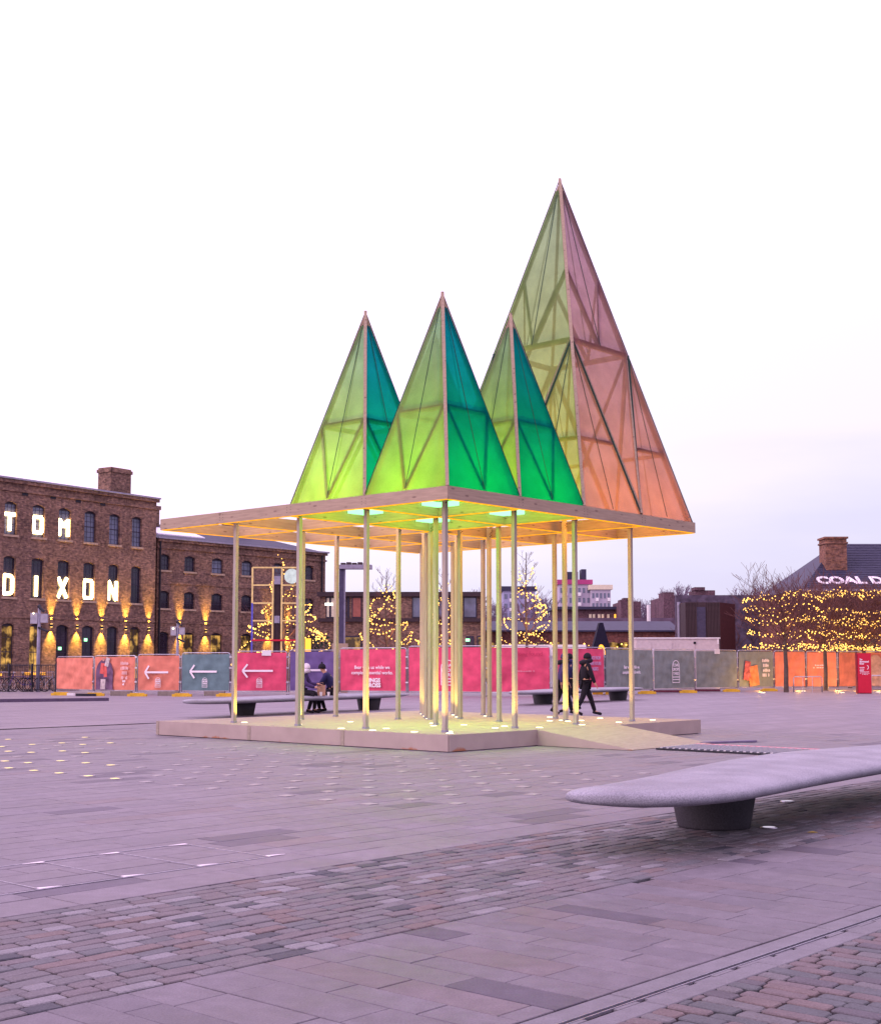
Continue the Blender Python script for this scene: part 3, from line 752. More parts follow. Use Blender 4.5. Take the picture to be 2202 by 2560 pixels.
def bench_meshes():
    sec = 28; rings = []
    ts = [8.361, 8.37, 8.385, 8.4, 8.42, 8.45, 8.485, 8.52, 8.57, 8.62, 8.7, 8.8, 9.0] + [9 + .25 * i for i in range(1, 33)] + [17.2, 17.4, 17.6, 17.75, 17.87, 17.94, 17.98, 17.999]
    mb = MB()
    for t in ts:
        a, b = interp(t, KT, KN), interp(t, KT, KF); cc, hw = (a + b) / 2, max((b - a) / 2, .012)
        u = (t - 13.2) / 4.8
        ztop = .52 - .022 * u * u; th = .15 * (1 - .25 * u * u)
        e_ = min(1, hw / .40) ** .5
        zc = ztop - th * .55
        for k in range(sec):
            an = 2 * math.pi * k / sec; cx, sx = math.cos(an), math.sin(an)
            y = cc + hw * math.copysign(abs(cx) ** .62, cx)
            zz = zc + (th * .55 * e_ if sx > 0 else th * .62 * e_) * math.copysign(abs(sx) ** .75, sx)
            mb.v.append((t - BT0, y - BS0, zz))
    n = len(ts)
    for i in range(n - 1):
        for k in range(sec):
            a0 = i * sec + k; a1 = i * sec + (k + 1) % sec; mb.f.append((a0, a0 + sec, a1 + sec, a1))
    mb.f.append(tuple(range(sec))); mb.f.append(tuple(range((n - 1) * sec, n * sec))[::-1])
    top = mb.mesh('bench_top', M.granite, True)
    lg = MB()
    for z_, rx, ry in ((0, .32, .32), (.015, .325, .325), (.2, .36, .36), (.39, .40, .39)):
        for k in range(24):
            an = 2 * math.pi * k / 24; lg.v.append((rx * math.cos(an), ry * math.sin(an), z_))
    for i in range(3):
        for k in range(24):
            a0 = i * 24 + k; a1 = i * 24 + (k + 1) % 24; lg.f.append((a0, a1, a1 + 24, a0 + 24))
    lg.f.append(tuple(range(24))[::-1]); lg.f.append(tuple(range(72, 96)))
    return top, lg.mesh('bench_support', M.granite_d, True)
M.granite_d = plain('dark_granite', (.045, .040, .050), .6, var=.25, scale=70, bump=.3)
btop, bleg = bench_meshes()
def bench(loc, rz, label):
    b = thing('stone_bench', label, 'bench', loc, rz, 'long leaf shaped stone benches')
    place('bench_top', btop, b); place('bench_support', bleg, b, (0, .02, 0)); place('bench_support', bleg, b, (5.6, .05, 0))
    return b
bench(TS(BT0, BS0), ANG, 'large smooth grey stone bench with rounded tip standing over the sett band')
b2 = Vector((-5.54, 37.4, 0)); bench(b2, R(53.5), 'long stone bench with two people sitting on it, behind the pavilion posts')
b3 = Vector((3.7, 48.0, 0)); bench(b3, R(53.5), 'stone bench behind the walkers, in front of pink and grey banners')
bb = TS(16.84, 28.88); q = bench((0, 0, 0), R(180 + 53), 'stone bench of which only a pointed tip shows at the left edge')
q.location = (bb.x - 1.8, bb.y - 1.45, 0)
# two dark inlet covers beside the near bench
for (px, py, lb) in ((1968, 2005, 'white oval ground light under the near bench, further from its leg'), (1922, 2071, 'white oval ground light touching the foot of the near bench leg')):
    p = gp(px, py); o = MB().lathe([(.075, .002), (.07, .010)], 20).build('ground_light', M.steel, loc=(p.x, p.y, 0)); tag(o, lb, 'ground light')
    MB().lathe([(.055, .0105), (.055, .012)], 20).build('lens', emit('cool_lens', (.9, .8, 1), .75, 'NONE'), o)

# ridged metal plate and cable cover by the ramp
pt = thing('ridged_metal_plate', 'flat ridged metal walkway plate with a pink rear edge lying by the ramp foot', 'plate', TS(19.3, 9.8, 0), ANG)
MB().box((0, 0, .004), (1.4, 2.55, .03)).build('plate_base', M.black, pt)
rm = MB().box((.02, 0, .0305), (1.26, .045, .048)).mesh('ridge', M.steel)
for k in range(21): place('ridge', rm, pt, (0, .03 + k * .12, 0), (0, 0, 0))
MB().box((1.28, .0, .0305), (1.4, 2.55, .045)).build('edge_strip', plain('pink_edge', (.60, .20, .26), .6), pt)
o = MB().bar(gp(1745, 1857.5, .02), gp(1885, 1853, .02), .16, .03).build('cable_cover', plain('lilac_rubber', (.16, .13, .22), .7)); tag(o, 'thin purple cable cover lying across the foot of the ramp', 'cable cover')

p = gp(2018, 2083); o = MB().add([(0, 0, .008), (.05, .02, .012), (.09, 0, .006), (.05, -.02, .01), (0, 0, .005), (.05, .02, .009), (.09, 0, .003), (.05, -.02, .007)], [(0, 3, 2, 1), (4, 5, 6, 7), (0, 1, 5, 4), (1, 2, 6, 5), (2, 3, 7, 6), (3, 0, 4, 7)]).build('fallen_leaf', plain('yellow_leaf', (.42, .30, .05), .7), loc=(p.x, p.y, 0)); tag(o, 'single yellow fallen leaf on the paving past the near bench leg', 'leaf')

# ------------------------------------------------------------------ site fence
gA = 'site fence panels with printed banners'
XB = [(140.7, 1732, 1643), (234.7, 1735, 1641), (341.3, 1736.5, 1638), (452, 1737, 1635), (577.5, 1738, 1630), (720, 1738, 1627), (848.5, 1737, 1624.5), (1019, 1739, 1616), (1217, 1741, 1615), (1378, 1741, 1617),
      (1511, 1738, 1620), (1631.5, 1732, 1623), (1736.5, 1729, 1625), (1843.5, 1727, 1626), (1934, 1725.5, 1627), (2015, 1725, 1628), (2094.5, 1725, 1629), (2162, 1724, 1629), (2250, 1724, 1629)]
PANELS = [('orange', 'plain coral banner fence panel at the end of the run, beside the bicycles', None), ('orange', 'coral banner fence panel printed with a dark arch picture', 'arch'),
          ('orange', 'coral banner fence panel with a white arrow', 'arrow'), ('teal', 'slate blue banner fence panel with a white arrow', 'arrow'), ('pink', 'pink banner fence panel with a white arrow and a small white notice on top', 'arrow'),
          ('purple', 'purple banner fence panel with a white arrow behind the seated people', 'arrow_plain'), ('pink', 'pink banner fence panel with white two line message and block logo', 'bear'),
          ('pink', 'wide pink banner fence panel with an arch shaped white logo, seen between the central posts', 'logo'), ('pink', 'pink banner fence panel with faint lettering near its top', 'faint'),
          ('pink', 'pink banner fence panel with three lines of pale lettering beside the grey ones', 'lines3'), ('grey', 'grey green banner fence panel with white two line message', 'bear'),
          ('grey', 'grey green banner fence panel with an arch shaped white logo', 'logo'), ('grey', 'blank grey green banner fence panel with a small white notice', None), ('grey', 'grey green banner fence panel with a red and orange picture and white lettering', 'picture'),
          ('orange', 'orange banner fence panel glowing beside the first lit tree trunk', None), ('orange', 'orange banner fence panel behind the cycle stand', 'lines3s'), ('orange', 'orange banner fence panel between the second tree and the red totem', None),
          ('orange', 'orange banner fence panel partly hidden by the red totem', 'arch2')]
BMAT = {'orange': M.orange_b, 'teal': M.teal_b, 'pink': M.pink_b, 'purple': M.purple_b, 'grey': M.grey_b}
def banner_mesh(w, h, mat, seed):
    rnd = random.Random(seed); nx, nz = 22, 14; mb = MB(); ph = [rnd.uniform(0, 6) for _ in range(6)]; am = rnd.uniform(.7, 1.2)
    for i in range(nx + 1):
        for k in range(nz + 1):
            x = w * i / nx; z_ = h * k / nz; u, v = i / nx, k / nz
            edge = min(1, 6 * min(u, 1 - u)) * min(1, 5 * min(v, 1 - v))
            y = am * edge * (.025 * math.sin(7 * u + 3 * v + ph[0]) + .018 * math.sin(15 * u - 9 * v + ph[1]) + .012 * math.sin(23 * v + 8 * u + ph[2]))
            y += am * .02 * math.exp(-((u - v * .9 - .05) ** 2) * 90) - am * .02 * math.exp(-((u + v - 1.15 + .2 * math.sin(ph[3])) ** 2) * 120)
            mb.v.append((x, y - .01, z_))
    for i in range(nx):
        for k in range(nz):
            a = i * (nz + 1) + k; mb.f.append((a, a + nz + 1, a + nz + 2, a + 1))
    return mb.mesh('banner', mat, True)
def glyph_rows(rows, w, h, gap):
    """small illegible lettering: rows of narrow upright marks, as the photograph resolves them"""
    mb = MB(); z_ = 0
    for n in rows:
        x = -n * w / 2
        for k in range(n):
            if random.random() < .9:
                hh_ = h * random.choice([1, 1, .8])
                mb.box((x, -.004, z_), (x + w * .62, 0, z_ + hh_))
                if random.random() < .6: mb.box((x, -.003, z_ + hh_ * .42), (x + w * .95, .001, z_ + hh_ * .58))
            x += w
        z_ -= h + gap
    return mb
for i, (colr, lab, pr) in enumerate(PANELS):
    a = gp(XB[i][0], XB[i][1]); b = gp(XB[i + 1][0], XB[i + 1][1]); d = b - a; w = d.length - .06; rz = math.atan2(d.y, d.x)
    ha = at(XB[i][0], XB[i][2], a.y).z; hb_ = at(XB[i + 1][0], XB[i + 1][2], b.y).z; hgt = (ha + hb_) / 2
    f = thing('banner_fence', lab, 'fence panel', a, rz, gA)
    r_ = .12
    pts = [(.03, 0, .12), (.03, 0, hgt - r_), (.03 + r_ * .3, 0, hgt - r_ * .3), (.03 + r_, 0, hgt), (w - r_, 0, hgt), (w - r_ * .3, 0, hgt - r_ * .3), (w, 0, hgt - r_), (w, 0, .12)]
    MB().tube(pts, .024, 6).tube([(.03, 0, .16), (w, 0, .16)], .018, 6).tube([(.03, 0, .0), (.03, 0, .13)], .022, 6).tube([(w, 0, .0), (w, 0, .13)], .022, 6).build('frame', M.steel, f, True)
    bn = place('banner', banner_mesh(w - .1, hgt - .26, BMAT[colr], i), f, (.08, -.035, .2))
    bw_, bh = w - .1, hgt - .26
    clip = MB()
    for zc_ in (.55, 1.2, 1.7): clip.box((w - .03, -.05, zc_), (w + .10, .05, zc_ + .06))
    clip.build('coupling_clip', M.steel, f)
    cxm = bw_ / 2
    def arrow(full=True):
        k = bw_ / 3.0
        x0 = cxm - (.95 if full else .9) * k; x1 = cxm + .75 * k; zz = bh * .52; t_ = .045
        MB().box((x0, -.092, zz - t_), (x1, -.086, zz + t_)).bar((x0, -.0885, zz), (x0 + .28 * k, -.0885, zz + .30), .08, .004, up=(0, 1, 0)).bar((x0, -.0885, zz), (x0 + .28 * k, -.0885, zz - .30), .08, .004, up=(0, 1, 0)).build('arrow', M.print_white, bn)
    def logo(cx, zb, s_):
        mb = MB(); hw = .30 * s_
        pts = [(cx - hw, -.088, zb), (cx - hw, -.088, zb + .75 * s_)] + [(cx - hw * math.cos(t), -.088, zb + .75 * s_ + hw * math.sin(t)) for t in [math.pi * q_ / 8 for q_ in range(1, 8)]] + [(cx + hw, -.088, zb + .75 * s_), (cx + hw, -.088, zb), (cx - hw, -.088, zb)]
        for p_, q_ in zip(pts, pts[1:]): mb.bar(p_, q_, .035 * s_, .004, up=(0, 1, 0))
        for zz in (.12, .24): mb.box((cx - hw, -.090, zb + zz * s_), (cx + hw, -.084, zb + (zz + .04) * s_))
        mb.build('arch_logo', M.print_white, bn)
        for kk, wd in enumerate(('COAL', 'DROPS', 'YARD')):
            text_obj('lettering', wd, .19 * s_, M.print_white, bn, (cx, -.090, zb + (.82 - .2 * kk) * s_), bold=.004)
    if pr in ('arrow', 'arrow_plain'):
        arrow()
        if pr == 'arrow':
            logo(cxm, .14, .42)
    if pr == 'logo': logo(cxm + (.1 if colr == 'pink' else 0), .28, 1.05)
    if pr == 'bear':
        text_obj('lettering', 'Bear with us while we', .22, M.print_white, bn, (cxm, -.088, bh * .56), bold=.003, sx=.93)
        text_obj('lettering', 'complete essential works.', .22, M.print_white, bn, (cxm, -.088, bh * .56 - .24), bold=.003, sx=.93)
        if colr == 'pink':
            text_obj('lettering', "KINGS", .26, M.print_white, bn, (cxm + .05, -.088, .46), bold=.012); text_obj('lettering', "CROSS", .26, M.print_white, bn, (cxm + .05, -.088, .24), bold=.012)
    if pr == 'faint':
        text_obj('lettering', 'long found', .26, plain('faint_print', (.45, .04, .10), .8), bn, (bw_ * .68, -.088, bh * .86)); glyph_rows([12], .07, .06, .05).build('lettering', plain('pale_print', (.62, .25, .32), .8), bn, kind='stuff', loc=(bw_ * .6, -.086, bh * .45))
    if pr == 'lines3':
        for kk, wd in enumerate(('A PLACE FROM', 'WHERE FUTURE', 'CLASSICS')):
            text_obj('lettering', wd, .2, plain('lilac_print', (.50, .30, .48), .8), bn, (bw_ * .78, -.088, bh * .78 - .25 * kk), sx=.62, bold=.006)
    if pr == 'lines3s': glyph_rows([7, 9], .09, .07, .06).build('lettering', M.print_white, bn, kind='stuff', loc=(bw_ * .45, -.086, bh * .6))
    if pr in ('arch', 'arch2'):
        k = bw_ / 3.2; cx = .85 * k if pr == 'arch' else bw_ * .28; hw = .68 * k; hz = bh * .93
        mb = MB(); ring = [(cx - hw, -.084, .0), (cx - hw, -.084, hz - hw * 1.2)] + [(cx - hw * math.cos(math.pi * q_ / 12), -.084, hz - hw * 1.2 + hw * 1.2 * math.sin(math.pi * q_ / 12)) for q_ in range(1, 12)] + [(cx + hw, -.084, hz - hw * 1.2), (cx + hw, -.084, .0)]
        mb.add(ring + [(x, -.080, z_) for x, _, z_ in ring], [tuple(range(len(ring)))] + [(q_, (q_ + 1) % len(ring), len(ring) + (q_ + 1) % len(ring), len(ring) + q_) for q_ in range(len(ring))])
        mb.build('arch_picture', plain('dark_print', (.13, .07, .13), .8, var=.5, scale=3) if pr == 'arch' else plain('pale_arch_print', (.52, .32, .26), .8, var=.3, scale=4), bn)
        if pr == 'arch':
            pr_red = plain('red_print', (.62, .11, .10), .8); pr_w = plain('offwhite_print', (.50, .42, .42), .8, var=.3, scale=8)
            MB().bar((cx - .22 * k, -.090, .75), (cx - .12 * k, -.090, 1.25), .3 * k, .004, up=(0, 1, 0)).bar((cx + .1 * k, -.090, .6), (cx + .05 * k, -.090, 1.15), .25 * k, .004, up=(0, 1, 0)).build('figure_print', pr_red, bn)
            MB().bar((cx - .1 * k, -.093, .03), (cx - .08 * k, -.093, .5), .38 * k, .004, up=(0, 1, 0)).bar((cx + .15 * k, -.093, 1.1), (cx + .3 * k, -.093, 1.5), .3 * k, .004, up=(0, 1, 0)).build('figure_print', pr_w, bn)
            MB().lathe([(.08, 0), (.08, .004)], 12).build('figure_print', plain('face_print', (.5, .25, .2), .8), bn, loc=(cx - .08 * k, -.093, 1.42), rot=(math.pi / 2, 0, 0))
            glyph_rows([6, 6, 4, 5], .105 * k, .15, .075).build('lettering', plain('pale_coral_print', (.72, .45, .45), .8), bn, kind='stuff', loc=(bw_ * .77, -.086, bh * .76))
            glyph_rows([3, 3], .06, .1, .04).build('lettering', M.print_white, bn, kind='stuff', loc=(bw_ * .76, -.086, .36))
    if pr == 'picture':
        rp = plain('red_white_print', (.50, .12, .12), .8, var=.6, scale=6); op = plain('orange_print', (.62, .22, .09), .8, var=.4, scale=3)
        MB().bar((.45, -.088, .35), (.62, -.088, 1.35), .42, .004, up=(0, 1, 0)).bar((.75, -.0905, .5), (.6, -.0905, 1.1), .14, .004, up=(0, 1, 0)).build('figure_print', rp, bn)
        MB().bar((1.1, -.088, .05), (.95, -.088, 1.1), .75, .003, up=(0, 1, 0)).build('figure_print', op, bn)
        glyph_rows([5, 4, 6, 5], .11, .17, .09).build('lettering', M.print_white, bn, kind='stuff', loc=(bw_ * .76, -.086, bh * .70))
    if i in (4, 12):
        MB().box((w * .55 if i == 4 else w * .45, -.09, hgt - .2), (w * .55 + .42 if i == 4 else w * .45 + .4, -.07, hgt + .05)).build('notice', M.white, f)
gF = 'yellow fence feet under the banners'
ftm = MB().box((-.42, -.11, 0), (.42, .11, .11)).box((-.3, -.09, .11), (.3, .09, .15)).mesh('fence_stabiliser', M.yellow_p)
FT = [(152, 1739, 'outermost, under the plain coral panel'), (237, 1740.5, 'under the arch picture panel'), (343, 1741.5, 'under the coral arrow panel'), (455, 1742, 'under the slate blue arrow panel'), (565, 1742, 'where slate blue meets pink'),
      (1504, 1737, 'behind the far stone bench'), (1617, 1735.5, 'just past the far stone bench tip'), (1720, 1733, 'between the two grey logo panels'), (1828, 1730, 'beside the picture panel'), (1922, 1728.5, 'where grey meets orange')]
for px, py, wh in FT:
    p = gp(px, py); o = place('fence_stabiliser', ftm, None, p, (0, 0, R(random.uniform(-4, 4)))); tag(o, 'yellow plastic fence foot ' + wh, 'fence foot', gF)
for k, (x0, x1, y, mt, nm, lb) in enumerate([(168, 187, 1739.5, M.white, 'barrier_block', 'white barrier block beside the outermost yellow fence foot'), (190, 240, 1741, M.black, 'rubber_mat', 'flat black rubber block between the first two yellow feet'),
                                        (1625, 1722, 1731.5, plain('maroon_board', (.13, .03, .05), .7), 'kick_board', 'long maroon board lying between two yellow fence feet'),
                                        (1735, 1800, 1729, plain('maroon_board', (.13, .03, .05), .7), 'kick_board', 'short maroon board under the blank grey banner')]):
    a, b = gp(x0, y), gp(x1, y); o = MB().bar((a.x, a.y, .06), (b.x, b.y, .06), .12, .11).build(nm, mt); tag(o, lb, nm.replace('_', ' '))
# concrete blocks
cb = MB().box((-.45, -.2, 0), (.45, .2, .2)).mesh('concrete_block', plain('concrete', (.22, .18, .16), .9))
for px, lb in ((290, 'grey concrete ballast block below the arch picture'), (410, 'grey concrete ballast block below the coral arrow'), (527, 'grey concrete ballast block below the slate blue arrow')):
    p = gp(px, 1741); o = place('concrete_block', cb, None, (p.x, p.y + 1.0, 0)); tag(o, lb, 'ballast block', 'concrete ballast blocks')
# low dark kerb far left
a, b = gp(-120, 1757.5), gp(270, 1752.5); o = MB().bar((a.x, a.y, .06), (b.x, b.y, .06), .3, .12).build('low_stone_edge', plain('dark_stone_edge', (.10, .07, .12), .6)); tag(o, 'low dark stone edge running along the plaza before the bicycles', 'kerb')

exec_later = []
# ------------------------------------------------------------------ brick warehouses
class Wall:
    """a vertical wall through two ground points; local x along it, y into the building"""
    def __init__(s, xa, Ya, xb, Yb):
        s.a = Vector(((xa - CX) / F * Ya, Ya, 0)); s.b = Vector(((xb - CX) / F * Yb, Yb, 0))
        s.d = (s.b - s.a).normalized(); s.rz = math.atan2(s.d.y, s.d.x); s.len = (s.b - s.a).length
    def uz(s, px, py):
        r = ray(px, py); k = r.x / r.y
        u = (k * s.a.y - s.a.x) / (s.d.x - k * s.d.y); p = s.a + s.d * u
        return u, H + r.z / r.y * p.y
def wall_mesh(u0, u1, z0, z1, holes, depth=.22):
    us = sorted({u0, u1, *[h[0] for h in holes], *[h[1] for h in holes]}); zs = sorted({z0, z1, *[h[2] for h in holes], *[h[3] for h in holes]})
    mb = MB()
    for i in range(len(us) - 1):
        for k in range(len(zs) - 1):
            cu, cz = (us[i] + us[i + 1]) / 2, (zs[k] + zs[k + 1]) / 2
            if any(h[0] < cu < h[1] and h[2] < cz < h[3] for h in holes): continue
            mb.add([(us[i], 0, zs[k]), (us[i + 1], 0, zs[k]), (us[i + 1], 0, zs[k + 1]), (us[i], 0, zs[k + 1])], [(0, 1, 2, 3)])
    for (a, b, c_, d_) in holes:
        mb.add([(a, 0, c_), (b, 0, c_), (b, 0, d_), (a, 0, d_), (a, depth, c_), (b, depth, c_), (b, depth, d_), (a, depth, d_)], [(0, 4, 5, 1), (1, 5, 6, 2), (2, 6, 7, 3), (3, 7, 4, 0)])
        # segmental arch: brick infill in the two upper corners
        w = b - a; rise = w * .16; n = 8
        for sgn in (0, 1):
            pts = []
            for q_ in range(n // 2 + 1):
                t = q_ / (n / 2) * .5; x = a + w * t if sgn == 0 else b - w * t
                pts.append((x, d_ - rise * (1 - math.sin(math.pi * t) ** .8)))
            vs = [(x, .03, z_) for x, z_ in pts] + [(pts[0][0], .03, d_), (pts[-1][0], .03, d_)]
            m_ = len(pts)
            for q_ in range(m_ - 1):
                mb.add([(pts[q_][0], .02, pts[q_][1]), (pts[q_ + 1][0], .02, pts[q_ + 1][1]), (pts[q_ + 1][0], .02, d_), (pts[q_][0], .02, d_), (pts[q_][0], depth, pts[q_][1]), (pts[q_ + 1][0], depth, pts[q_ + 1][1])], [(0, 1, 2, 3) if sgn == 0 else (0, 3, 2, 1), (0, 4, 5, 1)])
    return mb
def window(parent, h, glass, bars=(2, 4), y=.16, sill=True, arch=True):
    a, b, c_, d_ = h; w, hh_ = b - a, d_ - c_
    fr = MB(); t = .05
    fr.box((a + .002, y, c_), (a + t, y + .05, d_)).box((b - t, y, c_), (b - .002, y + .05, d_)).box((a + t, y, c_), (b - t, y + .05, c_ + t)).box((a + t, y, d_ - t - (w * .12 if arch else 0)), (b - t, y + .05, d_))
    for k in range(1, bars[0] + 1): x = a + w * k / (bars[0] + 1); fr.box((x - .014, y + .008, c_ + t), (x + .014, y + .042, d_ - t))
    for k in range(1, bars[1] + 1):
        z_ = c_ + hh_ * k / (bars[1] + 1); q_ = .03 if k == (bars[1] + 1) // 2 else .012
        fr.box((a + t, y + .005, z_ - q_), (b - t, y + .045, z_ + q_))
    f = fr.build('window', M.winframe, parent)
    MB().box((a + .02, y + .02, c_ + .02), (b - .02, y + .03, d_ - .02)).build('pane', glass, f)
    if sill: MB().box((a - .12, -.09, c_ - .14), (b + .12, y, c_ - .004)).build('sill', M.sill, f)
    return f
def wall_light(parent, u, z_, up=110, label=None):
    o = MB().box((u - .06, -.16, z_ - .09), (u + .06, -.003, z_ + .09)).build('wall_light', M.black, parent)
    MB().box((u - .05, -.15, z_ + .091), (u + .05, -.03, z_ + .10)).box((u - .05, -.15, z_ - .10), (u + .05, -.03, z_ - .091)).build('lens', M.fix_e, o)
    c_ = (1.0, .60, .07)
    lamp('wall_light_up', 'SPOT', up * 20, c_, parent, (u, -.20, z_ + .14), Vector((0, .10, 1)).to_track_quat('-Z', 'Y').to_euler(), spot_size=R(42), spot_blend=1.0, shadow_soft_size=.05)
    lamp('wall_light_down', 'SPOT', up * 15, c_, parent, (u, -.20, z_ - .14), Vector((0, .12, -1)).to_track_quat('-Z', 'Y').to_euler(), spot_size=R(66), spot_blend=1.0, shadow_soft_size=.05)
    return o
def c1(x, y): return (x / 3.454, 1150 + y / 3.454)
W1 = Wall(0, 83, 387, 94.0)
b1 = thing('brick_warehouse', 'three storey brown brick warehouse with glowing bulb letters in its upper windows', 'building', W1.a, W1.rz)
top1 = W1.uz(200, 1222)[1]; U0, U1 = -9.0, W1.len
cols = [(30, 137), (272, 380), (500, 605), (722, 824), (938, 1030), (1135, 1220)]
holes1 = []; zt = (W1.uz(*c1(560, 415))[1], W1.uz(*c1(560, 690))[1]); zm = (W1.uz(*c1(560, 868))[1], W1.uz(*c1(560, 1207))[1]); zg = (W1.uz(*c1(560, 1425))[1], .35)
for r_, (z_hi, z_lo) in enumerate((zt, zm, zg)):
    for k, (xa, xb) in enumerate(cols):
        ua, ub = W1.uz(*c1(xa, 900))[0], W1.uz(*c1(xb, 900))[0]; holes1.append((ua, ub, z_lo, z_hi, r_, k))
w_pitch = holes1[1][0] - holes1[0][0]
for r_, (z_hi, z_lo) in enumerate((zt, zm, zg)):
    for k in (1, 2, 3): holes1.append((holes1[0][0] - w_pitch * k, holes1[0][1] - w_pitch * k, z_lo, z_hi, r_, -k))
mb = wall_mesh(U0, U1, 0, top1, [h[:4] for h in holes1])
mb.box((U0, .24, 0), (U1 - .001, 12, top1 - .01))
mb.box((U1 - .002, 0, 0), (U1, .24, top1))
b1w = mb.build('wall', M.brick, b1)
MB().box((U0, -.10, top1 - .75), (U1 + .08, -.003, top1 - .60)).box((U0, -.18, top1 - .22), (U1 + .14, -.003, top1)).box((U0, -.06, zg[0] + .35), (U1 + .03, -.003, zg[0] + .47)).build('cornice', M.brick, b1)
rf = MB().add([(U0, -.22, top1 + .005), (U1 + .18, -.22, top1 + .005), (U1 + .18, 12.2, top1 + .005), (U0, 12.2, top1 + .005), (U0, 6, top1 + 1.05), (U1 - 5.5, 6, top1 + 1.05)], [(0, 1, 5, 4), (1, 2, 5), (2, 3, 4, 5), (0, 3, 2, 1), (0, 4, 3)]).build('roof', M.slate, b1)
MB().box((U0, -.26, top1 + .0), (U1 + .2, -.19, top1 + .11)).build('gutter', M.lead, rf)
cu0 = W1.uz(252, 1200)[0] + 1.75; cz = at(290, 1164, 92).z
ch = MB().box((cu0 + .6, 1.6, top1 - .2), (cu0 + 2.5, 2.9, cz - .35)).box((cu0 + .52, 1.52, cz - .35), (cu0 + 2.58, 2.98, cz - .12)).box((cu0 + .6, 1.6, cz - .12), (cu0 + 2.5, 2.9, cz)).build('chimney', M.brick, b1)
LET = {(0, 0): 'T', (0, 1): 'O', (0, 2): 'M', (1, 0): 'D', (1, 1): 'I', (1, 2): 'X', (1, 3): 'O', (1, 4): 'N'}
def bulb_letter(parent, ch_, x0, x1, z0, z1, y):
    mb = MB(); w, h_ = x1 - x0, z1 - z0; t = .20
    def P_(u, v): return (x0 + w * u, y, z0 + h_ * v)
    S = {'T': [((0, .93), (1, .93)), ((.5, .9), (.5, 0))], 'O': [((.1, .08), (.1, .92)), ((.9, .08), (.9, .92)), ((.1, .94), (.9, .94)), ((.1, .06), (.9, .06))],
         'M': [((.08, 0), (.08, 1)), ((.92, 0), (.92, 1)), ((.08, .95), (.5, .55)), ((.92, .95), (.5, .55))], 'D': [((.1, .0), (.1, 1)), ((.1, .95), (.75, .92)), ((.1, .05), (.75, .08)), ((.9, .18), (.9, .82)), ((.75, .92), (.9, .8)), ((.75, .08), (.9, .2))],
         'I': [((.5, 0), (.5, 1))], 'X': [((.08, 0), (.92, 1)), ((.92, 0), (.08, 1))], 'N': [((.08, 1), (.08, .0)), ((.08, 1), (.92, 0)), ((.92, 0), (.92, 1))]}
    for p, q in S[ch_]: mb.bar(P_(*p), P_(*q), t, .08, up=(0, 1, 0))
    o = mb.build('lit_letter', M.letter_e, parent); o['label'] = 'glowing bulb letter ' + ch_
    return o
for (a, b, c_, d_, r_, k) in holes1:
    gl_ = M.glass_sky if (r_ == 0 and k >= 3) else (M.glass_lit if (r_ == 2 and k in (-2, 0, 1, 5)) else (M.glass_dark if k > 4 or r_ == 2 else M.glass_sky if r_ == 0 else M.glass_dark))
    wdw = window(b1, (a, b, c_, d_), gl_, bars=(2, 5) if r_ < 2 else (1, 3), sill=r_ < 2)
    if (r_, k) in LET:
        lh = (d_ - c_)
        f0, f1 = ((.12, .66) if r_ == 0 else (.05, .56))
        n_inset = (b - a) * .08
        bulb_letter(wdw, LET[(r_, k)], a + n_inset, b - n_inset, c_ + lh * f0, c_ + lh * f1, .10)
    if r_ == 2 and k in (2, 3): MB().box(((a + b) / 2 - .2, .12, 2.3 + .6 * (k - 2)), ((a + b) / 2 + .05, .14, 2.5 + .6 * (k - 2))).build('exit_sign', M.green_e, wdw)
for x, y in ((437, 1430), (660, 1440), (873, 1447), (1080, 1455), (1280, 1460)):
    u, z_ = W1.uz(*c1(x, y)); wall_light(b1, u, z_)
vm = MB()
for x, y in ((215, 292), (458, 320), (675, 352), (888, 380)):
    u, z_ = W1.uz(*c1(x, y)); MB().box((u - .22, -.03, z_ - .12), (u + .22, .0, z_ + .12)).build('vent', M.black, b1)

W2 = Wall(391, 96, 812.6, 109.5)
b2g = thing('long_brick_warehouse', 'lower brick warehouse with small windows and long slate roof, joined to the lettered one', 'building', W2.a, W2.rz)
top2 = (W2.uz(391, 1345)[1] + W2.uz(812, 1384)[1]) / 2
def c2(x, y): return (400 + x / 3.454, 1150 + y / 3.454)
cx2 = [(396.6, 423), (460, 486.5), (528.5, 557), (603.5, 630), (681, 708), (762, 784)]
rows2 = [(W2.uz(542, 1396)[1], W2.uz(542, 1434)[1]), (W2.uz(542, 1484)[1], W2.uz(542, 1526)[1]), (W2.uz(542, 1583)[1], .5)]
holes2 = []
for r_, (zh, zl) in enumerate(rows2):
    for k, (xa, xb) in enumerate(cx2): holes2.append((W2.uz(xa, 1500)[0], W2.uz(xb, 1500)[0], zl, zh, r_, k))
mb = wall_mesh(0, W2.len, 0, top2, [h[:4] for h in holes2]); mb.box((.001, .24, 0), (W2.len - .001, 11, top2 - .01)).box((W2.len - .002, 0, 0), (W2.len, 11.01, top2 - .003))
mb.build('wall', M.brick, b2g)
MB().box((0, -.10, top2 - .70), (W2.len + .08, -.003, top2 - .56)).box((0, -.16, top2 - .2), (W2.len + .12, -.003, top2)).box((0, -.05, rows2[1][1] - 1.1), (W2.len, -.003, rows2[1][1] - .95)).box((0, -.05, rows2[0][1] - 1.0), (W2.len, -.003, rows2[0][1] - .85)).build('cornice', M.brick, b2g)
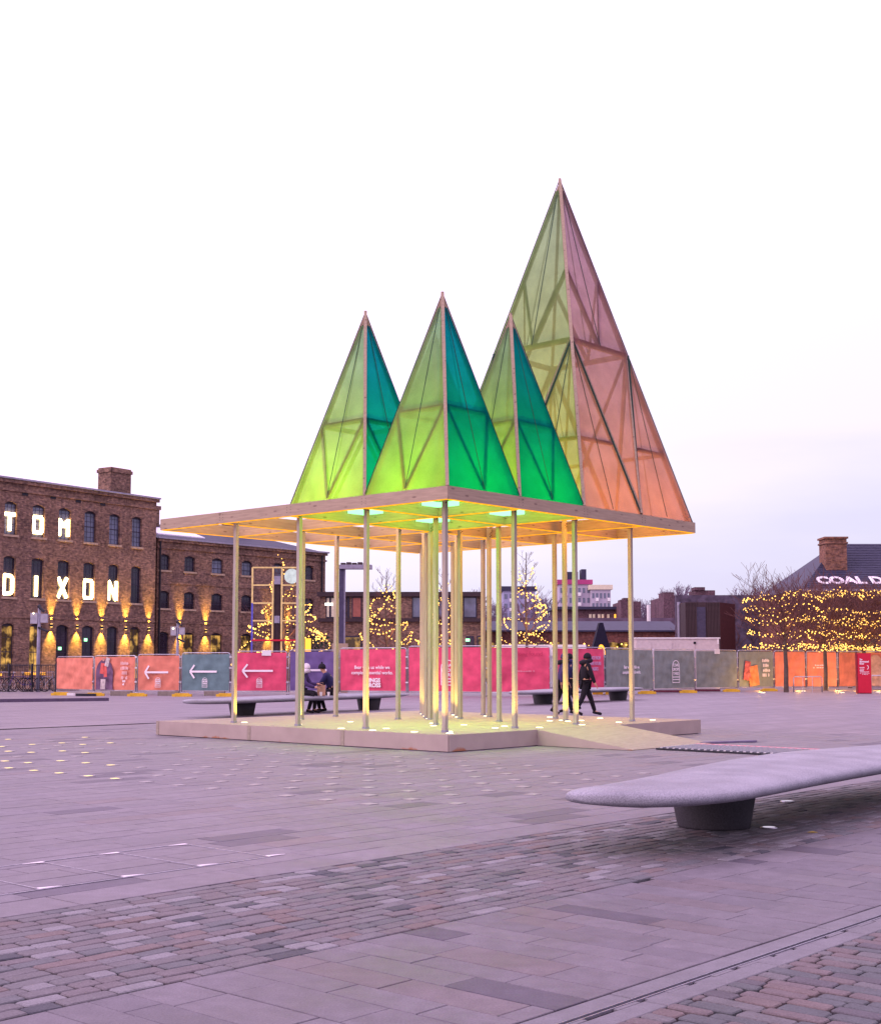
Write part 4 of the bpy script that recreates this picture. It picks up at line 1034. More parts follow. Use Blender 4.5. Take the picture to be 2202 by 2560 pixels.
rf = MB().add([(-.1, -.2, top2 + .005), (W2.len + .25, -.2, top2 + .005), (W2.len + .25, 11.2, top2 + .005), (-.1, 11.2, top2 + .005), (-.1, 5.5, top2 + 1.75), (W2.len - 5.0, 5.5, top2 + 1.75)], [(0, 1, 5, 4), (1, 2, 5), (2, 3, 4, 5), (0, 3, 2, 1), (0, 4, 3)]).build('roof', M.slate, b2g)
MB().box((-.1, -.25, top2), (W2.len + .25, -.19, top2 + .12)).build('gutter', M.lead, rf)
MB().add([(1.0, 1.2, top2 + .40), (5.5, 1.2, top2 + .40), (5.5, 3.4, top2 + 1.10), (1.0, 3.4, top2 + 1.10), (1.0, 1.2, top2 + .52), (5.5, 1.2, top2 + .52), (5.5, 3.4, top2 + 1.22), (1.0, 3.4, top2 + 1.22)], [(4, 5, 6, 7), (0, 1, 5, 4), (1, 2, 6, 5), (2, 3, 7, 6), (3, 0, 4, 7)]).build('roof_light', plain('rooflight_glass', (.72, .68, .78), .3), rf)
for px, w_, py in ((486, 1.7, 1272), (716, 1.9, 1309)):
    u, _ = W2.uz(px - 4, 1400); Y = (W2.a + W2.d * u).y + 3; zt_ = at(px, py, Y + 2).z
    u -= 1.2
    MB().box((u, 4.6, top2 + 1), (u + w_, 6.2, zt_ - .3)).box((u - .08, 4.5, zt_ - .3), (u + w_ + .08, 6.3, zt_)).build('chimney', M.brick, b2g)
for (a, b, c_, d_, r_, k) in holes2:
    window(b2g, (a, b, c_, d_), M.glass_sky if (r_ == 0 and k in (2, 3, 4)) else (M.glass_lit if r_ == 2 and k in (1, 2, 3) else M.glass_dark), bars=(2, 2), sill=r_ < 2)
for x, y in ((448, 1574), (513, 1577), (669, 1578.6), (717, 1578.6)):
    u, z_ = W2.uz(x, y); wall_light(b2g, u, z_, up=95)
for u_ in (.18, W2.len - .5): MB().tube([(u_, -.12, .1), (u_, -.12, top2 - .2)], .07, 8).build('downpipe', M.black, b2g)

# ------------------------------------------------------------------ railing and bicycles on the left
ra_, rb_ = gp(-90, 1727), gp(139, 1731); d = rb_ - ra_; rail = thing('railing', 'black metal picket railing in front of the lettered warehouse', 'railing', ra_, math.atan2(d.y, d.x))
hr = 1.35; Lr = d.length
MB().tube([(0, 0, hr), (Lr, 0, hr)], .025, 6).tube([(0, 0, .12), (Lr, 0, .12)], .02, 6).build('rail', M.black, rail)
n = int(Lr / .13); mb = MB()
for k in range(n): mb.box((k * .13 - .008, -.008, .12), (k * .13 + .008, .008, hr))
mb.build('picket_row', M.black, rail, kind='stuff')
pst = MB().box((-.04, -.04, 0), (.04, .04, hr + .08)).mesh('railing_post', M.black)
for k in range(5): place('railing_post', pst, rail, (k * Lr / 4, 0, 0))
glow = MB().box((0, 0, 0), (1, .05, .12)).mesh('step_light', M.orange_e)
p = gp(70, 1731); low = thing('light_trough', 'low warm lit strip along the warehouse base, glimpsed through the railing', 'strip light', (ra_.x, ra_.y + 3.5, 0), math.atan2(d.y, d.x))
for x, ln, z_ in ((.3, .9, .75), (3.1, 1.6, .82)): o = place('lit_section', glow, low, (x, 0, z_)); o.scale = (ln, 1, 1)
MB().box((0, .06, 0), (Lr, .3, 1.0)).build('wall_base', M.brick, low)
def bicycle(loc, rz, mt, label):
    b = thing('bicycle', label, 'bicycle', loc, rz, 'bicycles parked at the railing')
    def wheel(x):
        mb = MB(); n = 20
        pts = [(x + .34 * math.cos(2 * math.pi * k / n), 0, .36 + .34 * math.sin(2 * math.pi * k / n)) for k in range(n + 1)]
        w_ = mb.tube(pts, .022, 5, cap=False).build('wheel', M.rubber, b)
        sp_ = MB()
        for k in range(8):
            an = 2 * math.pi * k / 8; sp_.bar((x, 0, .36), (x + .32 * math.cos(an), 0, .36 + .32 * math.sin(an)), .006)
        sp_.build('spokes', M.steel, w_)
    wheel(0); wheel(1.05)
    MB().tube([(0, 0, .36), (.42, 0, .34), (.30, 0, .80), (0, 0, .36)], .018, 6).tube([(.42, 0, .34), (.90, 0, .78), (.31, 0, .76)], .02, 6).tube([(.88, 0, .92), (.93, 0, .7), (1.05, 0, .36)], .018, 6).build('frame', mt, b)
    MB().box((.18, -.07, .88), (.42, .07, .93)).tube([(.30, 0, .78), (.29, 0, .9)], .014, 6).build('saddle', M.rubber, b)
    MB().tube([(.80, -.28, .98), (.90, -.1, 1.0), (.90, .1, 1.0), (.80, .28, .98)], .013, 6).tube([(.88, 0, .92), (.9, 0, 1.0)], .014, 6).build('handlebar', M.steel, b)
    return b
for px, mt, a, lb in ((30, M.black, 20, 'black bicycle with pale handlebars, furthest along the railing'), (56, plain('plum_paint', (.10, .03, .06), .4), 150, 'dark red bicycle next to the pale handlebars'), (78, M.bluep, 35, 'blue bicycle right behind the camera pole'),
                      (98, plain('violet_paint', (.06, .03, .16), .4), 200, 'violet bicycle just past the camera pole'), (116, plain('silver_paint', (.4, .38, .5), .4), 60, 'silver framed bicycle leaning beside the coral panel'), (132, M.black, 160, 'black bicycle touching the coral panel')):
    p = gp(px, 1730); bicycle((p.x - .4, p.y, 0), R(a), mt, lb)
# CCTV poles
def cctv(px, py, ytop, label, s_=1.0):
    p = gp(px, py); zt_ = at(px, ytop, p.y).z
    c_ = thing('camera_pole', label, 'camera pole', p, 0, 'poles with security cameras')
    MB().tube([(0, 0, 0), (0, 0, zt_)], .10 * s_, 10, r2=.075 * s_).build('pole', M.greypaint, c_, True)
    MB().box((-.42 * s_, -.1, zt_ - .9 * s_), (-.06, .15, zt_ - .35 * s_)).box((.09, -.1, zt_ - .85 * s_), (.42 * s_, .12, zt_ - .4 * s_)).build('equipment_box', plain('box_grey', (.34, .32, .38), .5), c_)
    MB().tube([(0, -.1, zt_ - .05), (.28 * s_, -.18, zt_ - .3 * s_)], .075 * s_, 8).tube([(0, -.1, zt_ - 1.1 * s_), (.5 * s_, -.2, zt_ - 1.3 * s_)], .06 * s_, 8).tube([(0, 0, zt_), (0, -.1, zt_ - .06)], .09 * s_, 8).build('camera', M.black, c_)
    MB().octa((-.25 * s_, -.16, zt_ - .38), .05).build('lamp', M.disc_e, c_)
cctv(93.5, 1730, 1515, 'tall grey pole with two boxes and security cameras beside the bicycles')
cctv(442, 1731, 1553, 'slim pole with a box and security camera rising behind the coral arrow panel', .8)

# ------------------------------------------------------------------ trees
def make_branches(rnd, p, d, ln, r, depth, mb, spread=.55, up=.12, minr=.006, kids=(2, 3), segs=3, tips=None):
    pts = [Vector(p)]; dd = Vector(d).normalized()
    for k in range(segs):
        dd = (dd + Vector((rnd.uniform(-1, 1), rnd.uniform(-1, 1), rnd.uniform(-.6, 1))) * .14 + Vector((0, 0, up * .5))).normalized(); pts.append(pts[-1] + dd * ln / segs)
    mb.tube(pts, r, 4 if depth > 1 else 3, r2=max(r * .62, minr), cap=False)
    if depth == 0:
        if tips is not None: tips.append(pts[-1])
        return
    for k in range(rnd.choice(kids) + (1 if depth > 2 else 0)):
        an = rnd.uniform(0, 2 * math.pi); side = Vector((math.cos(an), math.sin(an), rnd.uniform(-.25, .5)))
        nd = (dd * (1 - spread * .5) + side * spread).normalized(); st = pts[rnd.choice([-1, -1, -2])]
        make_branches(rnd, st, nd, ln * rnd.uniform(.62, .82), max(r * .6, minr), depth - 1, mb, spread, up, minr, kids, segs, tips)
def string_lights(name, label, paths, r=.045, step=.2, jit=.04, rnd=random, group='strings of warm fairy lights on the trees'):
    mb = MB(); wm = MB(); allp = []
    for pts in paths:
        pts = [Vector(p) for p in pts]; wm.tube(pts, .008, 3, cap=False); acc = 0
        for a, b in zip(pts, pts[1:]):
            ln = (b - a).length; t = acc
            while t < ln:
                p = a + (b - a) * (t / ln) + Vector((rnd.uniform(-jit, jit), rnd.uniform(-jit, jit), rnd.uniform(-jit, jit))); rr = r * rnd.uniform(.55, 1.2)
                mb.octa(p, rr); t += step * rnd.uniform(.7, 1.4)
            acc = t - ln
    o = bpy.data.objects.new(name, None); col.objects.link(o); tag(o, label, 'string lights', group)
    wm.build('cable', M.black, o); mb.build('bulbs', M.bulb, o, kind='stuff')
    return o
def tall_tree(px, Y, h, wd, seed, label, ll, dz=0.0, extra=None):
    rnd = random.Random(seed); x = (px - CX) / F * Y
    t = thing('bare_tree', label, 'tree', (x, Y, 0), 0, 'bare trees behind the fence')
    MB().tube([(0, 0, 0), (.03, 0, h * .3), (-.03, .02, h * .6), (.02, 0, h * .98)], .11, 8, r2=.02, cap=False).build('trunk', M.bark, t, True)
    mb = MB()
    for k in range(26):
        z_ = h * (.25 + .70 * k / 26); an = k * 2.4; l_ = wd * (1.15 - .75 * k / 26)
        make_branches(rnd, (0, 0, z_), (math.cos(an), math.sin(an), .55), l_ * .5, .035 - .0008 * k, 2, mb, .5, .25, .008)
    mb.build('crown', M.twig, t)
    lamp('crown_light', 'POINT', 60, (1.0, .52, .12), None, (x + .4, Y - .4, h * .45), shadow_soft_size=.4)
    paths = []
    for k in range(10):
        z0_ = h * (.28 + .062 * k); rad = wd * (1.0 - .085 * k); a0 = rnd.uniform(0, 6); span = rnd.uniform(2.5, 4.5); n = 16
        pts = []
        for q_ in range(n + 1):
            u = q_ / n; an = a0 + span * u
            pts.append((x + rad * math.cos(an) * (1 + .1 * math.sin(5 * u)), Y + rad * math.sin(an), z0_ + .45 * math.sin(math.pi * 2 * u + k) - .35 * math.sin(math.pi * u)))
        paths.append(pts)
    if extra: paths += [[(x + a, Y - .2, z_) for a, z_ in pp] for pp in extra]
    string_lights('string_lights', ll, paths, r=.055, step=.2, rnd=rnd)
    return t
tall_tree(709, 78, 7.2, 3.0, 3, 'bare pointed tree wound with lights in front of the long warehouse', 'swags of warm lights winding up the pointed tree by the yellow frame', extra=[[(-.3, 7.8), (.05, 7.3), (-.05, 6.8), (.25, 6.2)]])
tall_tree(965, 82, 7.2, 2.1, 5, 'bare tree with lights in front of the flat roofed block, between the near posts', 'loops of warm lights on the tree before the flat roofed block')
tall_tree(1107, 84, 7.4, 1.5, 8, 'bare tree with lights mostly hidden by the central posts', 'few warm lights on the tree hidden by the central posts')
tall_tree(1315, 80, 8.3, 1.9, 9, 'tall bare tree with lights rising in front of the first tower block', 'warm light loops on the tall tree before the tower block')
def umbrella_tree(px, py, seed, label, ll, z0=2.35, z1=4.9, rad=2.2, Yo=None, cls=None):
    rnd = random.Random(seed)
    p = gp(px, py) if Yo is None else Vector(((px - CX) / F * Yo, Yo, 0))
    t = thing('clipped_tree', label, 'tree', p, 0, 'clipped winter trees wrapped in lights')
    MB().tube([(0, 0, 0), (.02, 0, 1.2), (-.01, 0, 2.3), (0, 0, 3.2)], .13, 8, r2=.07, cap=False).build('trunk', M.bark, t, True)
    mb = MB()
    for k in range(44):
        an = k * 2.4 + rnd.uniform(-.3, .3); z_ = 2.0 + 1.5 * rnd.random(); l_ = rad * rnd.uniform(.55, .8)
        make_branches(rnd, (0, 0, z_), (math.cos(an), math.sin(an), rnd.uniform(.15, 1.2)), l_, .03, 3, mb, .62, .12, .008, kids=(2, 3))
    mb.build('crown', M.twig, t)
    lamp('crown_light', 'POINT', 90, (1.0, .52, .12), None, (p.x, p.y, z0 + 1.0), shadow_soft_size=.6)
    paths = []
    for k, z_ in enumerate([z0 - .1, z0 + .55, z0 + 1.2, z0 + 1.8, z1 - .25]):
        for rr in ((rad * 1.02, rad * .6) if k % 2 == 0 else (rad * .95,)):
            n = 26; a0 = rnd.uniform(0, 6); ph = rnd.uniform(0, 6); am = .13 if k else .06
            pts = [(p.x + rr * math.cos(a0 + 5.6 * q_ / n) * (1 + .07 * math.sin(7 * q_ / n + ph)), p.y + rr * math.sin(a0 + 5.6 * q_ / n), z_ + am * math.sin(14 * q_ / n + ph) + rnd.uniform(-.05, .05) + (rad * 1.02 - rr) * .15) for q_ in range(n + 1)]
            paths.append(pts)
    string_lights('string_lights', ll, paths, r=.036, step=.20, jit=.09, rnd=rnd)
    return t
umbrella_tree(1965, 1731, 21, 'clipped bare tree with lights, the first of the row after the dark clad block', 'rings of warm lights on the first clipped tree', rad=1.95)
umbrella_tree(2064, 1727, 22, 'clipped bare tree with lights between the first trunk and the red totem', 'rings of warm lights on the clipped tree beside the red totem', z1=5.3, rad=2.0)
umbrella_tree(2162, 1726, 23, 'clipped bare tree with lights whose trunk stands behind the red totem', 'rings of warm lights on the clipped tree behind the red totem', z1=5.3, rad=2.0)
umbrella_tree(2262, 1726, 24, 'clipped bare tree with lights whose crown enters past the red totem', 'rings of warm lights on the last clipped tree past the totem', z1=5.3, rad=2.0)
umbrella_tree(2120, 1700, 26, 'clipped bare tree in the rear row behind the red totem', 'rings of warm lights on the rear clipped tree behind the totem', Yo=77, rad=2.2, z1=5.6)
# uplights in the ground by the trees
glm = MB().lathe([(.14, .002), (.13, .02)], 16).mesh('ground_uplight', M.steel); gle = MB().lathe([(.11, .021), (.11, .026)], 16).mesh('lens', M.disc_e)
for px, py, lb in ((1907, 1733.5, 'warm ground uplight before the picture banner'), (2008, 1729, 'warm ground uplight between the first two clipped trees'), (2105, 1733, 'warm ground uplight before the red totem'), (2196, 1731.5, 'warm ground uplight past the red totem')):
    p = gp(px, py); o = place('ground_uplight', glm, None, (p.x, p.y, 0)); tag(o, lb, 'ground light', 'warm ground uplights along the tree row'); place('lens', gle, o)
for px, py, e_ in ((1892, 1727, 75), (1986, 1726.5, 85), (2084, 1726, 120), (2132, 1726, 45), (2186, 1726, 70)):
    p = gp(px, py); lamp('tree_uplight', 'POINT', e_, (1.0, .50, .08), None, (p.x, p.y - .8, .25), shadow_soft_size=.08)
p = gp(2064, 1726); lamp('crown_glow', 'POINT', 220, (1.0, .50, .12), None, (p.x, p.y + 3.5, 2.6), shadow_soft_size=1.2)
p = gp(2150, 1726); lamp('crown_glow', 'POINT', 220, (1.0, .50, .12), None, (p.x, p.y + 5, 2.8), shadow_soft_size=1.2)

# red totem, cycle stands
p = gp(2160, 1734.5); tt_ = thing('red_totem', 'tall red information totem with white lettering in front of the tree row', 'sign', p, R(4))
tw = .30
MB().box((-tw - .02, -.13, .05), (tw + .02, .13, 1.92)).build('panel', M.red, tt_)
MB().box((-tw - .06, -.1, .0), (-tw - .021, .1, 1.95)).box((-tw, -.16, 0), (tw, .16, .05)).build('side_panel', plain('dark_red', (.20, .01, .03), .5), tt_)
for q_, (wd, sz, z_) in enumerate((('', .08, 1.70), ('The', .10, 1.62), ('Illuminated', .12, 1.52), ('River', .12, 1.42))):
    if q_: text_obj('lettering', wd, sz, M.print_white, tt_, (-.24, -.134, z_), align='LEFT', bold=.004, sx=.85)
glyph_rows([7, 6, 7], .035, .045, .03).build('lettering', M.print_white, tt_, kind='stuff', loc=(-.12, -.132, 1.22)); glyph_rows([12, 13, 9], .036, .03, .03).build('lettering', M.print_white, tt_, kind='stuff', loc=(0, -.132, 1.02))
mb = MB()
for k in range(8):
    a = -math.pi / 2 + math.pi * k / 8; b = a + math.pi / 8; mb.bar((.12 + .07 * math.cos(a), -.134, 1.25 + .09 * math.sin(a)), (.12 + .07 * math.cos(b), -.134, 1.25 + .09 * math.sin(b)), .03, .004, up=(0, 1, 0))
mb.build('crescent_mark', M.print_white, tt_)
def hoop(xa, xb, py, ytop, label):
    a, b = gp(xa, py), gp(xb, py); z_ = at(xa, ytop, a.y).z; o = thing('cycle_stand', label, 'cycle stand', a, math.atan2(b.y - a.y, b.x - a.x), 'metal cycle stands by the trees'); w_ = (b - a).length
    MB().tube([(0, 0, 0), (0, 0, z_ - .06), (.06, 0, z_), (w_ - .06, 0, z_), (w_, 0, z_ - .06), (w_, 0, 0)], .028, 8).build('hoop', M.steel, o, True)
    MB().tube([(w_ * .33, 0, 0), (w_ * .33, 0, z_ - .03)], .018, 6).tube([(w_ * .66, 0, 0), (w_ * .66, 0, z_ - .03)], .018, 6).build('upright', M.steel, o)
hoop(1984, 2055, 1731, 1692, 'low steel cycle stand between the first two clipped tree trunks'); hoop(2178, 2262, 1731, 1689, 'low steel cycle stand past the red totem')

# ------------------------------------------------------------------ building with the lettered slate roof, right
EY = 82.0
br = thing('slate_roof_building', 'red brick building with a hipped slate roof carrying large white letters and a brick chimney', 'building', (at(2004, 1473, EY).x, EY, 0), 0)
ez = at(2004, 1473, EY).z; Lb = 34.0
rx = at(2100, 1362, EY + 5).x - br.location.x; rz_ = at(2100, 1362, EY + 5).z
MB().box((.15, .25, 0), (Lb, 11.5, ez - .02)).build('wall', M.brick2, br)
rfb = MB().add([(0, 0, ez), (Lb, 0, ez), (Lb, 12, ez), (0, 12, ez), (rx, 6, rz_ + .15), (Lb - rx, 6, rz_ + .15)], [(0, 1, 5, 4), (1, 2, 5), (2, 3, 4, 5), (3, 0, 4), (0, 3, 2, 1)]).build('roof', M.slate, br)
mb = MB(); nn = 26
for k in range(1, nn):
    u = k / nn; y_ = 6 * u; z_ = ez + (rz_ + .15 - ez) * u
    mb.box((rx * u + .03, y_ - .02, z_ + .002), (Lb - rx * u, y_ + .015, z_ + .022))
mb.build('slate_courses', M.slate, rfb, kind='stuff')
MB().box((-.05, -.09, ez - .12), (Lb, -.005, ez - .0)).build('gutter', M.lead, rfb)
slope = math.atan2(rz_ + .15 - ez, 6)
u0_ = .20
tx = at(2039, 1454, EY + 1.2).x - br.location.x
o = text_obj('roof_lettering', 'COAL DROPS YARD', 1.35, M.print_white, rfb, (tx, 1.02, ez + math.tan(slope) * 1.02 + .03), (slope, 0, 0), align='LEFT', bold=.065, sx=.84, ext=.01)
o['label'] = 'large white capitals painted on the slate roof'
cxa = at(2058, 1400, EY + 3).x - br.location.x; cxb = at(2110, 1400, EY + 3).x - br.location.x; czt = at(2084, 1344, EY + 3).z
MB().box((cxa, 2.4, ez), (cxb, 3.9, czt - .45)).box((cxa - .07, 2.33, czt - .45), (cxb + .07, 3.97, czt - .34)).box((cxa, 2.4, czt - .34), (cxb, 3.9, czt - .12)).box((cxa - .09, 2.31, czt - .12), (cxb + .09, 3.99, czt)).build('chimney', brick_mat('brown_brick', (.26, .115, .07), (.13, .055, .045)), br)
for k in range(5):
    x_ = 2.2 + 4.2 * k; o = MB().box((x_, .20, .2), (x_ + 2.4, .246, 3.2)).build('window', M.winframe, br); MB().box((x_ + .1, .17, .3), (x_ + 2.3, .199, 3.1)).build('pane', M.glass_lit if k % 2 == 0 else M.glass_dark, o)

# ------------------------------------------------------------------ middle distance
def block(name, label, cat, xa, xb, ytop, Y, mat, depth=8, rz=0, group=None, ybot=None):
    a = at(xa, ytop, Y); b = at(xb, ytop, Y); z0_ = 0 if ybot is None else at(xa, ybot, Y).z
    o = thing(name, label, cat, (a.x, Y, 0), rz, group); w_ = b.x - a.x
    MB().box((0, 0, z0_), (w_, depth, a.z)).build('wall', mat, o)
    return o, w_, a.z
# flat roofed block with glazed upper floor
o, w_, zt_ = block('flat_roofed_block', 'low brick building with a dark flat roofed glazed upper floor behind the light strung trees', 'building', 800, 1205, 1482, 96, M.brick)
k_ = 96 / F
zu = at(900, 1546, 96).z
MB().box((-.2, -.35, zt_ - .28), (w_ + .05, -.003, zt_ + .05)).box((-.1, -.30, zu - .25), (w_ + .05, -.003, zu)).box((w_ + .003, -.3, zu), (w_ + .05, 6, zt_)).build('roof_edge', M.darkclad, o)
wn = [(815, 826, M.cream), (826, 866, M.cream), (868, 874, M.glass_dark), (880, 905, plain('red_glass', (.30, .10, .08), .4)), (1030, 1056, M.glass_sky), (1062, 1092, M.glass_dark), (1096, 1124, M.glass_sky), (1128, 1155, M.glass_dark), (1158, 1192, M.glass_sky)]
for xa, xb, mt in wn:
    u0_, u1_ = (xa - 800) * k_, (xb - 800) * k_
    f = MB().box((u0_, -.08, zu + .02), (u1_, -.004, zt_ - .30)).build('window', M.winframe, o); MB().box((u0_ + .08, -.10, zu + .1), (u1_ - .08, -.081, zt_ - .38)).build('pane', mt, f)
for xa, xb, mt in ((856, 905, M.glass_lit), (1165, 1185, M.glass_dark), (1192, 1208, M.glass_lit), (1108, 1128, M.glass_dark)):
    u0_, u1_ = (xa - 800) * k_, (xb - 800) * k_
    f = MB().box((u0_, -.06, .1), (u1_, -.004, 3.4)).build('window', M.winframe, o); MB().box((u0_ + .1, -.08, .2), (u1_ - .1, -.061, 3.3)).build('pane', mt, f)
MB().box(((1164 - 800) * k_, -.12, 3.0), ((1174 - 800) * k_, -.09, 3.2)).build('exit_sign', M.green_e, o)
MB().box(((813 - 800) * k_, -.14, at(820, 1514, 96).z), ((832 - 800) * k_, -.11, at(820, 1508, 96).z)).build('lamp', M.white_e, o)
# long low arcade with slate roof
o, w_, zt_ = block('brick_arcade', 'long low brick arcade with a slate roof and glowing arched openings behind the fence', 'building', 1205, 1700, 1576, 104, M.brick2, 9)
k_ = 104 / F
MB().add([(0, -.3, zt_), (w_, -.3, zt_), (w_, 4.5, zt_ + .85), (0, 4.5, zt_ + .85), (0, -.3, zt_ - .12), (w_, -.3, zt_ - .12)], [(0, 1, 2, 3), (0, 4, 5, 1)]).build('roof', M.slate, o)
for px in (1222, 1305, 1345, 1398, 1530, 1560):
    u_ = (px - 1205) * k_; rw = 1.1
    mb = MB(); ring = [(u_ - rw, -.05, .1), (u_ + rw, -.05, .1)] + [(u_ + rw * math.cos(math.pi * q_ / 8), -.05, 2.2 + rw * .8 * math.sin(math.pi * q_ / 8)) for q_ in range(9)]
    mb.add(ring + [(x_, -.002, z_) for x_, _, z_ in ring], [tuple(range(len(ring)))] + [(q_, len(ring) + q_, len(ring) + (q_ + 1) % len(ring), (q_ + 1) % len(ring)) for q_ in range(len(ring))])
    mb.build('arched_opening', M.glass_lit, o)
string_lights('string_lights', 'warm light swags hung low along the arcade behind the dark A frame', [[((x_ - CX) / F * 100, 100, 2.7 + .25 * math.sin(x_ * .13)) for x_ in range(1400, 1590, 8)], [((x_ - CX) / F * 98, 98, 3.0 + .3 * math.sin(x_ * .1)) for x_ in range(1350, 1385, 6)]], r=.07, step=.35, jit=.12)
# housing terrace behind, with small windows and lit canopies
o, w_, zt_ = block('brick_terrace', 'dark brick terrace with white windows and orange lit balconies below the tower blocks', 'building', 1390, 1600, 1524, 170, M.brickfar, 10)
k_ = 170 / F
MB().box((-.5, -.6, zt_), (w_, 10, zt_ + .35)).build('roof', M.slate, o)
for px in (1472, 1481, 1494, 1503, 1517, 1535, 1551, 1566): MB().box(((px - 1390) * k_, -.1, zt_ - 1.35), ((px + 6 - 1390) * k_, -.003, zt_ - .6)).build('window', M.cream if px not in (1535, 1551) else M.orange_e, o)
for xa, xb, mt in ((1497, 1521, M.orange_e), (1555, 1600, M.cream), (1440, 1455, M.orange_e)): MB().box(((xa - 1390) * k_, -.8, zt_ - 1.95), ((xb - 1390) * k_, -.3, zt_ - 1.6)).build('balcony', mt, o)
for px, nm in ((1612, 'a'),): pass
o, w_, zt_ = block('stepped_brick_block', 'stepped dark brick block beside the lone post', 'building', 1552, 1602, 1504, 165, M.brickfar, 8)
MB().box((.35 * w_ - .4, 1, zt_), (.35 * w_ + .3, 3, zt_ + .5)).box((0, .5, zt_ - .001), (w_ * .3, 3, zt_ + .25)).build('chimney', M.brickfar, o)
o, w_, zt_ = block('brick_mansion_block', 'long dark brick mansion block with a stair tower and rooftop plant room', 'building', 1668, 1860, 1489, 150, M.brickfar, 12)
k_ = 150 / F
MB().box((-.5, -.4, 0), (.7, 3, zt_ + .35)).build('stair_tower', M.brickfar, o)
MB().box(((1742 - 1668) * k_, 1, zt_), ((1792 - 1668) * k_, 5, zt_ + .65)).box(((1740 - 1668) * k_, .8, zt_ + .65), ((1766 - 1668) * k_, 3, zt_ + 1.0)).build('plant_room', M.brickfar, o)
for q_ in range(14): MB().box((1.5 + q_ * .55, -.08, zt_ - .55), (1.8 + q_ * .55, -.003, zt_ - .25)).build('window', M.cream if q_ % 3 else M.towerw, o)
# tower blocks
def tower(xa, xb, ytop, Y, nfl, ncol, mat, roofm, label, rz=0):
    a, b = at(xa, ytop, Y), at(xb, ytop, Y); o = thing('tower_block', label, 'tower block', (a.x, Y, 0), rz, 'tower blocks on the skyline'); w_ = b.x - a.x; h_ = a.z
    MB().box((0, 0, 0), (w_, 18, h_)).build('wall', mat, o); MB().box((-.6, -.6, h_), (w_ + .6, 18.6, h_ + 1.4)).build('roof', roofm, o)
    fl = 3.0; wm = MB().box((0, -.15, 0), (w_ / ncol * .55, -.02, 1.5)).mesh('window', M.glass_sky); bm2 = MB().box((0, -1.1, 0), (w_ / ncol * .62, -.02, 1.0)).mesh('balcony', M.white)
    for r_ in range(nfl):
        for k in range(ncol):
            z_ = h_ - 2.6 - r_ * fl
            if z_ < 2: continue
            bal = (k % 3 == 1)
            place('window', wm, o, (w_ / ncol * (k + .2), 0, z_))
            if bal: place('balcony', bm2, o, (w_ / ncol * (k + .16), 0, z_ - .9))
    return o, w_, h_
o, w_, h_ = tower(1258, 1337, 1477, 420, 9, 6, M.towerb, M.slate, 'grey blue tower block seen through the tall lit tree')
o, w_, h_ = tower(1398, 1476, 1461, 400, 10, 7, M.towerw, M.magenta, 'white tower block with a magenta roof band between the lit posts')
MB().box((2, 3, h_ + 1.4), (6, 9, h_ + 4)).box((7, 3, h_ + 1.4), (8.5, 9, h_ + 4.8)).build('roof_tank', M.slate, o)
o, w_, h_ = tower(1478, 1526, 1474, 396, 9, 5, M.towerw, M.cream, 'white tower block with a cream roof band, joined to the magenta roofed one')
# dark slatted structure
Y = 84; a = at(1712, 1506, Y); b = at(1799, 1506, Y); c_ = at(1835, 1508, Y + 2.2)
ds = thing('clad_kiosk', 'tall dark box clad in vertical slats with a plain maroon side, behind the white cabin', 'kiosk', (a.x, Y, 0), 0)
w_ = b.x - a.x
MB().add([(0, 0, 0), (w_, 0, 0), (w_, 0, a.z), (0, 0, a.z), (0, 3, 0), (0, 3, a.z), (w_ + .2, 3.2, 0), (w_ + .2, 3.2, a.z)], [(0, 1, 2, 3), (0, 3, 5, 4), (3, 2, 7, 5)]).build('body', M.darkclad, ds)
MB().add([(w_, 0, 0), (c_.x - a.x, 2.0, 0), (c_.x - a.x, 2.0, a.z - .03), (w_, 0, a.z)], [(0, 1, 2, 3)]).add([(w_, .02, 0), (c_.x - a.x, 2.05, 0), (c_.x - a.x, 2.05, a.z - .03), (w_, .02, a.z)], [(0, 3, 2, 1)]).build('side_panel', M.darkclad2, ds)
sl = MB().box((0, -.09, .1), (.07, -.003, a.z)).mesh('slat', M.darkclad)
for k in range(24):
    x_ = k * w_ / 24
    if .30 * w_ < x_ < .60 * w_: continue
    place('slat', sl, ds, (x_, 0, 0))
MB().box((.32 * w_, -.05, .1), (.58 * w_, -.003, a.z - .3)).build('door', plain('navy_door', (.045, .04, .08), .5), ds)
# white site cabin
Y = 75; a = at(1590, 1597, Y); b = at(1797, 1599, Y)
cbn = thing('site_cabin', 'pale flat roofed site cabin with panelled wall behind the grey fence', 'cabin', (a.x, Y, 0), 0); w_ = b.x - a.x
MB().box((0, 0, 0), (w_, 2.6, a.z)).build('body', M.cabin, cbn); MB().box((-.06, -.06, a.z), (w_ + .06, 2.66, a.z + .07)).box((w_ - .1, -.04, a.z - .3), (w_ - .02, -.003, a.z)).build('roof', M.white, cbn)
for x_, x2_ in ((.35, .85), (1.1, 2.0), (2.1, 2.2), (2.4, 3.3)): MB().box((x_, -.03, .2), (x2_, -.003, a.z - .18)).build('wall_panel', M.cabin, cbn)
MB().box((w_ * .69, -.05, a.z - .3), (w_ * .72, -.003, a.z - .17)).build('vent', M.black, cbn)
a = at(1240, 1612, 80); b = at(1465, 1612, 80)
o = MB().box((0, 0, 1.9), (b.x - a.x, .25, a.z)).box((0, .26, 0), (b.x - a.x, .3, 1.9)).build('white_hoarding', M.white, loc=(a.x, 80, 0)); tag(o, 'white topped hoarding just above the pink banners', 'hoarding')
